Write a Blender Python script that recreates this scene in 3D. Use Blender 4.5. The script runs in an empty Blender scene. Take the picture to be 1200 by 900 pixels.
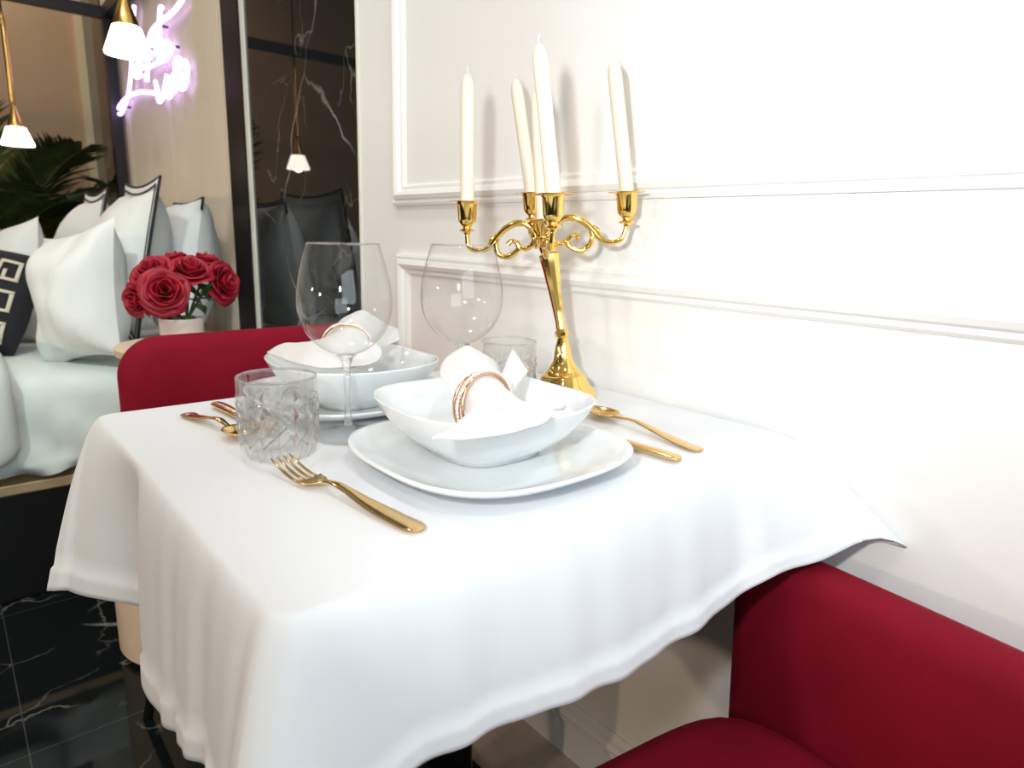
import bpy, math, random
from mathutils import Vector, Matrix, noise
random.seed(7)
scene = bpy.context.scene
col = scene.collection

# ------------------------------------------------------------------ camera
CAM = Vector((-0.826, -0.387, 0.995))
RIGHT = Vector((0.76198448, -0.6470637, 0.02623376))
DOWN = Vector((-0.12116619, -0.1822457, -0.97575881))
FWD = Vector((0.6361591, 0.74033443, -0.21727064))
cam_d = bpy.data.cameras.new('camera')
cam = bpy.data.objects.new('camera', cam_d)
col.objects.link(cam)
rot = Matrix((RIGHT, -DOWN, -FWD)).transposed()
cam.matrix_world = Matrix.Translation(CAM) @ rot.to_4x4()
cam_d.sensor_width = 36.0
cam_d.lens = 36.0 * 785.0 / 1200.0
cam_d.clip_start = 0.02
cam_d.dof.use_dof = True
cam_d.dof.focus_distance = 0.86
cam_d.dof.aperture_fstop = 6.0
scene.camera = cam

# ------------------------------------------------------------------ view, world and lights
scene.view_settings.view_transform = 'Standard'
scene.view_settings.look = 'None'
scene.view_settings.exposure = -0.08
scene.view_settings.gamma = 1.0
scene.view_settings.use_curve_mapping = False
w = bpy.data.worlds.new('world')
scene.world = w
w.use_nodes = True
w.node_tree.nodes['Background'].inputs[0].default_value = (1.0, 0.90, 0.80, 1)
w.node_tree.nodes['Background'].inputs[1].default_value = 0.12

def area(name, loc, target, size, power, color, shape='DISK', size_y=None):
    d = bpy.data.lights.new(name, 'AREA')
    d.shape = shape
    d.size = size
    if size_y: d.size_y = size_y
    d.energy = power
    d.color = color
    o = bpy.data.objects.new(name, d)
    col.objects.link(o)
    o.location = loc
    v = Vector(target) - Vector(loc)
    o.rotation_euler = v.to_track_quat('-Z', 'Y').to_euler()
    return o
# flash just above and left of the lens, its head turned towards the wall
fl_ = area('flash_light', CAM - RIGHT * 0.14 + Vector((0, 0, 0.12)), (0.0, 0.08, 1.32), 0.06, 4.7, (0.96, 0.985, 1.0))
fl_.data.spread = math.radians(122)
# cool fill light added behind the photographer for front-facing surfaces
area('front_fill_light', (-1.6, -3.3, 1.7), (-0.8, 1.5, 0.8), 2.2, 58.0, (0.84, 0.95, 1.0), 'RECTANGLE', 1.8)
# added cool light that brightens the bed, not an actual fitting
sp = area('bed_fill_light', (-1.5, 0.1, 2.60), (-0.55, 1.95, 0.70), 0.12, 4.0, (0.86, 1.0, 0.95))
sp.data.spread = math.radians(70)
# warm recessed spots in the ceiling
for lx, ly, pw in ((-0.6, -0.7, 7.5), (-0.6, 0.95, 6.4)):
    area('ceiling_spot_light', (lx, ly, 2.66), (lx, ly, 0), 0.14, pw, (0.97, 0.97, 1.0))
for lx, ly, pw in ((-1.9, 0.4, 6.0), (-1.9, -1.2, 6.0), (-0.9, 2.3, 6.0), (-1.9, 3.4, 2.5), (-0.5, 3.95, 4.5)):
    area('ceiling_spot_light', (lx, ly, 2.66), (lx, ly, 0), 0.14, pw, (1.0, 0.86, 0.70))
# warm fill lights added low across the room to reach under the table
for lx, ly, lz, pw in ((-3.3, 0.1, 1.25, 13.0), (-3.3, 1.3, 1.35, 12.0)):
    area('low_fill_light', (lx, ly, lz), (0, ly * 0.6, 0.4), 0.10, pw, (1.0, 0.75, 0.52))

# ------------------------------------------------------------------ helpers: objects
def tag(o, label=None, cat=None, group=None, kind=None):
    if label: o['label'] = label
    if cat: o['category'] = cat
    if group: o['group'] = group
    if kind: o['kind'] = kind
    return o

def thing(name, label, cat, loc=(0, 0, 0), group=None):
    o = bpy.data.objects.new(name, None)
    o.empty_display_size = 0.05
    col.objects.link(o)
    o.location = loc
    return tag(o, label, cat, group)

class MB:
    """collects vertices and faces and links them as one mesh object"""
    def __init__(self): self.v = []; self.f = []
    def add(self, verts, faces):
        n = len(self.v)
        self.v += [Vector(p) for p in verts]
        self.f += [tuple(i + n for i in f) for f in faces]
        return self
    def build(self, name, mat, parent=None, smooth=True, label=None, angle=None):
        off = Vector((0, 0, 0))
        p = parent
        while p is not None:
            off += p.location; p = p.parent
        me = bpy.data.meshes.new(name)
        me.from_pydata([tuple(q - off) for q in self.v], [], self.f)
        me.validate(); me.update()
        o = bpy.data.objects.new(name, me)
        col.objects.link(o)
        if parent is not None: o.parent = parent
        if mat: me.materials.append(mat)
        if smooth:
            for pl in me.polygons: pl.use_smooth = True
        if angle is not None and smooth:
            me.set_sharp_from_angle(angle=math.radians(angle))
        if label: o['label'] = label
        return o

def copy_tree(o, parent=None):
    c = o.copy()
    col.objects.link(c)
    if parent is not None: c.parent = parent
    for ch in [x for x in o.children]:
        copy_tree(ch, c)
    return c

def lathe(prof, n=40, c=(0, 0, 0), axis=(0, 0, 1), cap0=True, cap1=True):
    c = Vector(c); a = Vector(axis).normalized()
    u = a.orthogonal().normalized()
    if abs(a.z) > 0.9: u = (Vector((1, 0, 0)) - a * a.x).normalized()
    w_ = a.cross(u)
    V = []; F = []
    for r, h in prof:
        for k in range(n):
            t = 2 * math.pi * k / n
            V.append(c + a * h + (u * math.cos(t) + w_ * math.sin(t)) * r)
    for i in range(len(prof) - 1):
        for k in range(n):
            k2 = (k + 1) % n
            F.append((i * n + k, i * n + k2, (i + 1) * n + k2, (i + 1) * n + k))
    if cap0: F.append(tuple(range(n - 1, -1, -1)))
    if cap1: F.append(tuple((len(prof) - 1) * n + k for k in range(n)))
    return V, F

def catmull(P, m=6, closed=False):
    P = [Vector(p) for p in P]
    out = []
    n = len(P)
    rng = range(n if closed else n - 1)
    for i in rng:
        if closed:
            a, b, c, d = P[(i - 1) % n], P[i], P[(i + 1) % n], P[(i + 2) % n]
        else:
            a, b, c, d = P[max(i - 1, 0)], P[i], P[i + 1], P[min(i + 2, n - 1)]
        for k in range(m):
            t = k / m
            out.append(0.5 * ((2 * b) + (c - a) * t + (2 * a - 5 * b + 4 * c - d) * t * t + (3 * b - a - 3 * c + d) * t ** 3))
    if not closed: out.append(P[-1])
    return out

def tube(pts, r, n=8, closed=False, sx=1.0):
    P = [Vector(p) for p in pts]
    N = len(P)
    rr = r if callable(r) else (lambda t: r)
    V = []; F = []
    prev = None
    for i, p in enumerate(P):
        if closed: tan = P[(i + 1) % N] - P[(i - 1) % N]
        else: tan = P[min(i + 1, N - 1)] - P[max(i - 1, 0)]
        if tan.length < 1e-9: tan = Vector((0, 0, 1))
        tan.normalize()
        if prev is None:
            nn = tan.orthogonal().normalized()
        else:
            nn = prev - tan * prev.dot(tan)
            nn = nn.normalized() if nn.length > 1e-8 else tan.orthogonal().normalized()
        prev = nn
        b = tan.cross(nn)
        rad = rr(i / max(N - 1, 1))
        for k in range(n):
            t = 2 * math.pi * k / n
            V.append(p + (nn * math.cos(t) * sx + b * math.sin(t)) * rad)
    for i in range(N if closed else N - 1):
        j = (i + 1) % N
        for k in range(n):
            k2 = (k + 1) % n
            F.append((i * n + k, i * n + k2, j * n + k2, j * n + k))
    if not closed:
        F.append(tuple(range(n - 1, -1, -1)))
        F.append(tuple((N - 1) * n + k for k in range(n)))
    return V, F

def box(x0, x1, y0, y1, z0, z1):
    V = [(x, y, z) for z in (z0, z1) for y in (y0, y1) for x in (x0, x1)]
    F = [(0, 2, 3, 1), (4, 5, 7, 6), (0, 1, 5, 4), (2, 6, 7, 3), (0, 4, 6, 2), (1, 3, 7, 5)]
    return V, F

def grid_faces(rows, cols, closed_u=False):
    F = []
    for i in range(rows - 1):
        for k in range(cols - 1 if not closed_u else cols):
            k2 = (k + 1) % cols
            F.append((i * cols + k, i * cols + k2, (i + 1) * cols + k2, (i + 1) * cols + k))
    return F

def bevel(o, width, seg=3):
    m = o.modifiers.new('bevel', 'BEVEL')
    m.width = width; m.segments = seg; m.limit_method = 'ANGLE'
    return o

def solid(o, t, offset=0.0):
    m = o.modifiers.new('solidify', 'SOLIDIFY')
    m.thickness = t; m.offset = offset
    return o

def subsurf(o, lv=1):
    m = o.modifiers.new('subsurf', 'SUBSURF')
    m.levels = lv; m.render_levels = lv
    return o

def superring(a, b, n, z, seg=64, lift=0.0, cx=0.0, cy=0.0):
    """rounded-square ring; the corners rise by lift"""
    R = []
    for k in range(seg):
        t = 2 * math.pi * k / seg
        c, s = math.cos(t), math.sin(t)
        d = (abs(c) ** n + abs(s) ** n) ** (-1.0 / n)
        R.append((cx + a * c * d, cy + b * s * d, z + lift * (abs(math.sin(2 * t)) ** 2.0)))
    return R

def loft(rings, cap0=True, cap1=True):
    V = []; n = len(rings[0])
    for r in rings: V += [Vector(p) for p in r]
    F = grid_faces(len(rings), n, True)
    if cap0: F.append(tuple(range(n - 1, -1, -1)))
    if cap1: F.append(tuple((len(rings) - 1) * n + k for k in range(n)))
    return V, F

# ------------------------------------------------------------------ helpers: materials
def mat(name, color, rough=0.5, metal=0.0, spec=0.5, sheen=0.0, coat=0.0, emit=None, emit_s=0.0, sss=0.0):
    m = bpy.data.materials.new(name)
    m.use_nodes = True
    b = m.node_tree.nodes['Principled BSDF']
    b.inputs['Base Color'].default_value = (*color, 1)
    b.inputs['Roughness'].default_value = rough
    b.inputs['Metallic'].default_value = metal
    b.inputs['Specular IOR Level'].default_value = spec
    b.inputs['Sheen Weight'].default_value = sheen
    b.inputs['Coat Weight'].default_value = coat
    if sss:
        b.inputs['Subsurface Weight'].default_value = sss
        b.inputs['Subsurface Radius'].default_value = (0.01, 0.006, 0.003)
    if emit:
        b.inputs['Emission Color'].default_value = (*emit, 1)
        b.inputs['Emission Strength'].default_value = emit_s
    return m

def bsdf(m): return m.node_tree.nodes['Principled BSDF']

def vary(m, c1, c2, scale=8.0, detail=4.0, stretch=(1, 1, 1)):
    """base colour from a soft noise between two colours"""
    nt = m.node_tree; N = nt.nodes; L = nt.links
    tc = N.new('ShaderNodeTexCoord'); mp = N.new('ShaderNodeMapping')
    mp.inputs['Scale'].default_value = stretch
    nz = N.new('ShaderNodeTexNoise'); nz.inputs['Scale'].default_value = scale; nz.inputs['Detail'].default_value = detail
    cr = N.new('ShaderNodeValToRGB')
    cr.color_ramp.elements[0].position = 0.3; cr.color_ramp.elements[1].position = 0.7
    cr.color_ramp.elements[0].color = (*c1, 1); cr.color_ramp.elements[1].color = (*c2, 1)
    L.new(tc.outputs['Object'], mp.inputs['Vector']); L.new(mp.outputs['Vector'], nz.inputs['Vector'])
    L.new(nz.outputs['Fac'], cr.inputs['Fac']); L.new(cr.outputs['Color'], bsdf(m).inputs['Base Color'])
    return m

def bump(m, scale=200.0, strength=0.1, dist=0.001, detail=3.0, stretch=(1, 1, 1)):
    nt = m.node_tree; N = nt.nodes; L = nt.links
    tc = N.new('ShaderNodeTexCoord'); mp = N.new('ShaderNodeMapping')
    mp.inputs['Scale'].default_value = stretch
    nz = N.new('ShaderNodeTexNoise'); nz.inputs['Scale'].default_value = scale; nz.inputs['Detail'].default_value = detail
    bp = N.new('ShaderNodeBump'); bp.inputs['Strength'].default_value = strength; bp.inputs['Distance'].default_value = dist
    L.new(tc.outputs['Object'], mp.inputs['Vector']); L.new(mp.outputs['Vector'], nz.inputs['Vector'])
    L.new(nz.outputs['Fac'], bp.inputs['Height']); L.new(bp.outputs['Normal'], bsdf(m).inputs['Normal'])
    return m

def black_marble(name, scale, tiles=None, rough=0.03, amount=1.0):
    m = mat(name, (0.006, 0.008, 0.009), rough)
    nt = m.node_tree; N = nt.nodes; L = nt.links
    tc = N.new('ShaderNodeTexCoord')
    def veins(sc, thin, seed, gain):
        mp = N.new('ShaderNodeMapping'); mp.inputs['Location'].default_value = seed
        L.new(tc.outputs['Object'], mp.inputs['Vector'])
        ds = N.new('ShaderNodeTexNoise'); ds.inputs['Scale'].default_value = sc * 1.6; ds.inputs['Detail'].default_value = 6
        L.new(mp.outputs['Vector'], ds.inputs['Vector'])
        mx = N.new('ShaderNodeMix'); mx.data_type = 'VECTOR'; mx.inputs['Factor'].default_value = 0.16
        L.new(mp.outputs['Vector'], mx.inputs['A']); L.new(ds.outputs['Color'], mx.inputs['B'])
        vo = N.new('ShaderNodeTexVoronoi'); vo.feature = 'DISTANCE_TO_EDGE'; vo.inputs['Scale'].default_value = sc
        L.new(mx.outputs['Result'], vo.inputs['Vector'])
        rp = N.new('ShaderNodeMapRange'); rp.inputs['From Min'].default_value = 0; rp.inputs['From Max'].default_value = thin
        rp.inputs['To Min'].default_value = gain; rp.inputs['To Max'].default_value = 0
        L.new(vo.outputs['Distance'], rp.inputs['Value'])
        pt = N.new('ShaderNodeTexNoise'); pt.inputs['Scale'].default_value = sc * 1.1; pt.inputs['Detail'].default_value = 2
        L.new(mp.outputs['Vector'], pt.inputs['Vector'])
        rp2 = N.new('ShaderNodeMapRange'); rp2.inputs['From Min'].default_value = 0.47; rp2.inputs['From Max'].default_value = 0.62
        L.new(pt.outputs['Fac'], rp2.inputs['Value'])
        mu = N.new('ShaderNodeMath'); mu.operation = 'MULTIPLY'
        L.new(rp.outputs['Result'], mu.inputs[0]); L.new(rp2.outputs['Result'], mu.inputs[1])
        return mu
    a = veins(scale, 0.010, (3.1, 1.7, 0.4), 0.40 * amount)
    b = veins(scale * 2.3, 0.015, (7.7, 4.2, 2.9), 0.20 * amount)
    ad = N.new('ShaderNodeMath'); ad.operation = 'ADD'; ad.use_clamp = True
    L.new(a.outputs[0], ad.inputs[0]); L.new(b.outputs[0], ad.inputs[1])
    mc = N.new('ShaderNodeMix'); mc.data_type = 'RGBA'
    mc.inputs['A'].default_value = (0.006, 0.008, 0.009, 1); mc.inputs['B'].default_value = (0.62, 0.62, 0.58, 1)
    L.new(ad.outputs[0], mc.inputs['Factor'])
    last = mc.outputs['Result']
    if tiles:
        br = N.new('ShaderNodeTexBrick'); br.offset = 0.0
        br.inputs['Scale'].default_value = 1.0
        br.inputs['Brick Width'].default_value = tiles[0]; br.inputs['Row Height'].default_value = tiles[1]
        br.inputs['Mortar Size'].default_value = 0.0012; br.inputs['Mortar Smooth'].default_value = 0.0
        mp = N.new('ShaderNodeMapping'); mp.inputs['Location'].default_value = (0.2, tiles[2], 0)
        L.new(tc.outputs['Object'], mp.inputs['Vector']); L.new(mp.outputs['Vector'], br.inputs['Vector'])
        mg = N.new('ShaderNodeMix'); mg.data_type = 'RGBA'
        L.new(br.outputs['Fac'], mg.inputs['Factor']); L.new(last, mg.inputs['A'])
        mg.inputs['B'].default_value = (0.05, 0.052, 0.05, 1)
        last = mg.outputs['Result']
    L.new(last, bsdf(m).inputs['Base Color'])
    return m

def thin_glass(name, tint=(0.99, 0.995, 0.99), ior=1.5, boost=0.0):
    """one sheet of clear glass: straight-through light plus a Fresnel reflection"""
    m = bpy.data.materials.new(name); m.use_nodes = True
    nt = m.node_tree; N = nt.nodes; L = nt.links
    N.remove(N['Principled BSDF'])
    tr = N.new('ShaderNodeBsdfTransparent'); tr.inputs['Color'].default_value = (*tint, 1)
    gl = N.new('ShaderNodeBsdfGlossy'); gl.inputs['Roughness'].default_value = 0.015
    lw = N.new('ShaderNodeLayerWeight'); lw.inputs['Blend'].default_value = 0.5
    pw = N.new('ShaderNodeMath'); pw.operation = 'POWER'; pw.inputs[1].default_value = 4.2
    ad = N.new('ShaderNodeMath'); ad.operation = 'MULTIPLY_ADD'; ad.inputs[1].default_value = 0.90; ad.inputs[2].default_value = 0.05; ad.use_clamp = True
    mx = N.new('ShaderNodeMixShader')
    L.new(lw.outputs['Facing'], pw.inputs[0]); L.new(pw.outputs[0], ad.inputs[0]); L.new(ad.outputs[0], mx.inputs['Fac'])
    L.new(tr.outputs[0], mx.inputs[1]); L.new(gl.outputs[0], mx.inputs[2])
    L.new(mx.outputs[0], N['Material Output'].inputs['Surface'])
    return m

def solid_glass(name, clear=0.35):
    """thick glass: refraction, with some light passing straight so that it casts a light shadow"""
    m = bpy.data.materials.new(name); m.use_nodes = True
    nt = m.node_tree; N = nt.nodes; L = nt.links
    N.remove(N['Principled BSDF'])
    tr = N.new('ShaderNodeBsdfTransparent'); tr.inputs['Color'].default_value = (0.99, 0.995, 0.992, 1)
    gl = N.new('ShaderNodeBsdfGlass'); gl.inputs['Roughness'].default_value = 0.0; gl.inputs['IOR'].default_value = 1.48
    gl.inputs['Color'].default_value = (1, 1, 1, 1)
    mx = N.new('ShaderNodeMixShader'); mx.inputs['Fac'].default_value = 1 - clear
    L.new(tr.outputs[0], mx.inputs[1]); L.new(gl.outputs[0], mx.inputs[2])
    L.new(mx.outputs[0], N['Material Output'].inputs['Surface'])
    return m

M = {}
M['wall'] = bump(mat('white_wall_paint', (0.86, 0.868, 0.862), 0.45), 60, 0.05, 0.0006)
M['mould'] = mat('white_moulding_paint', (0.86, 0.868, 0.862), 0.4)
M['beige'] = bump(mat('beige_wall_paint', (0.52, 0.36, 0.22), 0.6), 40, 0.06, 0.001)
M['dark'] = bump(mat('charcoal_wall_paint', (0.05, 0.05, 0.052), 0.6), 40, 0.05, 0.001)
M['ceil'] = bump(mat('ceiling_paint', (0.72, 0.66, 0.58), 0.8), 50, 0.05, 0.001)
M['floor'] = black_marble('black_marble_floor', 1.9, (0.6, 0.6, 0.17), 0.05, 1.3)
bsdf(M['floor']).inputs['Specular IOR Level'].default_value = 0.28
M['marble'] = black_marble('black_marble_panel', 2.1, None, 0.02, 1.0)
M['black'] = mat('black_lacquer', (0.004, 0.004, 0.005), 0.35, spec=0.22)
M['black_metal'] = bump(mat('black_metal', (0.010, 0.010, 0.011), 0.4), 300, 0.04, 0.0004)
M['flute'] = bump(mat('fluted_panel', (0.60, 0.51, 0.40), 0.32, spec=0.5), 30, 0.03, 0.0006)
M['strip'] = mat('pale_edge_strip', (0.80, 0.80, 0.72), 0.35)
M['cloth'] = bump(mat('white_tablecloth', (0.752, 0.785, 0.825), 0.72, sheen=0.15), 900, 0.12, 0.0004)
M['china'] = mat('white_porcelain', (0.78, 0.82, 0.84), 0.10, spec=0.6, coat=0.3)
M['napkin'] = bump(mat('white_napkin', (0.72, 0.72, 0.73), 0.75, sheen=0.15), 800, 0.15, 0.0004)
M['gold'] = bump(mat('polished_gold', (0.95, 0.66, 0.20), 0.09, 1.0), 25, 0.03, 0.001)
M['cutlery'] = mat('gold_cutlery', (0.86, 0.60, 0.27), 0.16, 1.0)
M['rose_gold'] = mat('rose_gold', (0.90, 0.56, 0.36), 0.15, 1.0)
M['crystal'] = mat('crystal', (0.93, 0.88, 0.84), 0.05, 0.0, spec=1.0, coat=1.0)
M['wax'] = mat('ivory_wax', (0.80, 0.74, 0.61), 0.38, sss=0.15)
M['wick'] = mat('wick', (0.8, 0.77, 0.7), 0.8)
M['velvet'] = bump(vary(mat('red_velvet', (0.22, 0.006, 0.016), 0.8, sheen=0.18, spec=0.15), (0.185, 0.003, 0.014), (0.245, 0.004, 0.020), 7.0, 3), 500, 0.15, 0.0006)
bsdf(M['velvet']).inputs['Sheen Tint'].default_value = (0.6, 0.03, 0.06, 1)
bsdf(M['velvet']).inputs['Sheen Roughness'].default_value = 0.35
M['sheet'] = bump(mat('white_bed_linen', (0.72, 0.78, 0.75), 0.75, sheen=0.15), 400, 0.1, 0.0006)
M['pillow'] = bump(mat('white_pillow_cotton', (0.76, 0.78, 0.77), 0.8, sheen=0.1), 11, 0.55, 0.014, 5.0, (1.0, 1.6, 0.7))
M['pipe'] = mat('dark_piping', (0.015, 0.015, 0.03), 0.7)
M['darkcush'] = bump(mat('black_cushion_fabric', (0.008, 0.008, 0.012), 0.85), 500, 0.2, 0.0006)
M['key'] = bump(mat('cream_key_pattern', (0.62, 0.58, 0.48), 0.85), 500, 0.2, 0.0006)
M['cream'] = bump(mat('cream_pedestal_paint', (0.72, 0.56, 0.40), 0.4), 60, 0.04, 0.0006)
M['vase'] = mat('glazed_white_vase', (0.72, 0.66, 0.63), 0.25)
M['rose'] = vary(mat('red_rose_petal', (0.42, 0.006, 0.03), 0.55), (0.26, 0.002, 0.012), (0.42, 0.006, 0.03), 30.0, 3)
M['leaf'] = vary(mat('rose_leaf', (0.04, 0.10, 0.02), 0.45), (0.02, 0.05, 0.012), (0.10, 0.20, 0.03), 18.0, 3)
M['stem'] = mat('rose_stem', (0.03, 0.06, 0.015), 0.6)
M['palm'] = vary(mat('palm_leaf', (0.05, 0.08, 0.015), 0.5), (0.018, 0.035, 0.008), (0.07, 0.10, 0.02), 9.0, 3)
M['trunk'] = mat('palm_stem', (0.10, 0.07, 0.03), 0.8)
M['brass'] = mat('aged_brass', (0.62, 0.38, 0.12), 0.28, 1.0)
M['pilaster'] = bump(mat('cream_pilaster_paint', (0.80, 0.66, 0.44), 0.5), 40, 0.04, 0.001)
M['lampglass'] = mat('lit_milk_glass', (0.95, 0.93, 0.88), 0.4, emit=(1.0, 0.95, 0.78), emit_s=7.0)
M['neon'] = mat('neon_tube', (0.95, 0.92, 1.0), 0.4, emit=(0.52, 0.38, 1.0), emit_s=4.6)
M['gold_strip'] = bump(mat('gold_bed_trim', (0.55, 0.42, 0.24), 0.35, 0.6), 80, 0.1, 0.001)
M['bowl_glass'] = thin_glass('clear_thin_glass')
M['thick_glass'] = solid_glass('clear_thick_glass', 0.5)
M['border'] = bump(mat('pale_stone_border', (0.62, 0.52, 0.42), 0.35), 40, 0.03, 0.0006)

# ------------------------------------------------------------------ the room
def struct(name, verts_faces, m, bev=None, smooth=False):
    mb = MB()
    for vf in (verts_faces if isinstance(verts_faces, list) else [verts_faces]): mb.add(*vf)
    o = mb.build(name, m, None, smooth)
    o['kind'] = 'structure'
    if bev: bevel(o, bev, 2)
    return o
YE, XL, YB, ZC = 4.45, -3.4, -3.6, 2.70
struct('floor', box(XL, 0.1, YB, YE + 0.1, -0.08, 0), M['floor'])
struct('ceiling', box(XL, 0.1, YB, YE + 0.1, ZC, ZC + 0.08), M['ceil'])
struct('wall_right', box(0, 0.1, YB, 1.167, 0, ZC), M['wall'])
struct('wall_far', box(XL, -0.0, YE, YE + 0.1, 0, ZC), M['beige'])
struct('wall_left', box(XL - 0.1, XL, YB, YE + 0.1, 0, ZC), M['dark'])
struct('wall_back', box(XL, 0.1, YB - 0.1, YB, 0, ZC), M['wall'])
# black marble cladding, slim pale edges, black upright, fluted panelling, far marble
struct('wall_marble', box(0.0, 0.1, 1.172, 1.895, 0, ZC), M['marble'])
struct('trim_1', box(-0.003, 0.1, 1.163, 1.172, 0, ZC), M['strip'])
struct('trim_2', box(-0.006, 0.1, 1.895, 1.922, 0, ZC), M['strip'])
struct('trim_3', box(-0.012, 0.1, 1.922, 2.075, 0, ZC), M['black'])
struct('trim_4', box(-0.012, 0.1, 3.93, 4.42, 0, ZC), M['marble'])
# pale pilaster in the far corner
struct('trim_5', box(-0.055, 0.0, YE - 0.04, YE, 0, ZC), M['pilaster'])
def fluted():
    mb = MB(); pts = []
    y = 2.075; p = 0.030
    k = 0
    while y < 3.925:
        if k % 24 == 23:
            for t in range(7):
                pts.append((0.012, y + p * t / 6))
        else:
            for t in range(7):
                a = math.pi * t / 6
                pts.append((0.0 + 0.012 - 0.019 * math.sin(a), y + p * (0.06 + 0.88 * t / 6)))
        y += p; k += 1
    V = [(x, y, z) for z in (0, ZC) for x, y in pts]
    n = len(pts)
    mb.add(V, [(i + 1, i, i + n, i + n + 1) for i in range(n - 1)])
    mb.add(*box(0.02, 0.1, 2.075, 3.93, 0, ZC))
    return mb
fl = fluted().build('wall_fluted', M['flute'], None, False); fl['kind'] = 'structure'

# panel mouldings on the white wall: mitred frames with a stepped profile
PROF = [(0.0, 0.0), (0.0, 0.010), (0.006, 0.013), (0.012, 0.010), (0.014, 0.016), (0.022, 0.020), (0.030, 0.016), (0.034, 0.008), (0.040, 0.009), (0.045, 0.004), (0.045, 0.0)]
def frame(name, y0, y1, z0, z1):
    """moulding frame around a panel; profile runs from the outer edge inwards"""
    mb = MB(); n = len(PROF)
    rings = []
    for sy, sz in ((0, 0), (1, 0), (1, 1), (0, 1)):
        ring = []
        for d, h in PROF:
            ring.append((-h, (y1 - d) if sy == 0 else (y0 + d), (z0 + d) if sz == 0 else (z1 - d)))
        rings.append(ring)
    V = [p for r in rings for p in r]
    F = []
    for i in range(4):
        j = (i + 1) % 4
        for k in range(n - 1):
            F.append((i * n + k, j * n + k, j * n + k + 1, i * n + k + 1))
    mb.add(V, F)
    o = mb.build(name, M['mould'], None, False); o['kind'] = 'structure'
    return o
frame('trim_6', -1.30, 0.998, 1.053, 2.45)
frame('trim_7', -1.30, 0.985, 0.088, 0.946)
frame('trim_8', -3.45, -1.48, 1.053, 2.45)
frame('trim_9', -3.45, -1.48, 0.088, 0.946)
# pale stone border along the foot of the white wall
struct('trim_10', box(-0.150, 0.0, YB, 1.167, 0.0, 0.004), M['border'])

# ------------------------------------------------------------------ dining table
TX0, TX1, TY0, TY1, TZ = -0.685, -0.012, 0.0, 0.60, 0.75
t = thing('dining_table', 'small square pedestal table hidden under the white tablecloth', 'table', (-0.30, 0.36, 0))
o = MB().add(*box(TX0 + 0.006, TX1 - 0.004, TY0 + 0.006, TY1 - 0.006, 0.725, 0.7485)).build('tabletop', M['black'], t, False)
o = MB().add(*box(-0.335, -0.245, 0.375, 0.465, 0.016, 0.725)).build('column', M['black'], t, False); bevel(o, 0.004); colm = o
for (cx, cy) in ((-0.335, 0.375), (-0.245, 0.375), (-0.335, 0.465), (-0.245, 0.465)):
    MB().add(*tube([(cx, cy, 0.016), (cx, cy, 0.725)], 0.0065, 10)).build('brass_edge', M['brass'], colm)
o = MB().add(*box(-0.46, -0.155, 0.25, 0.56, 0.0, 0.016)).build('base_plate', M['black'], t, False); bevel(o, 0.003)

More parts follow.
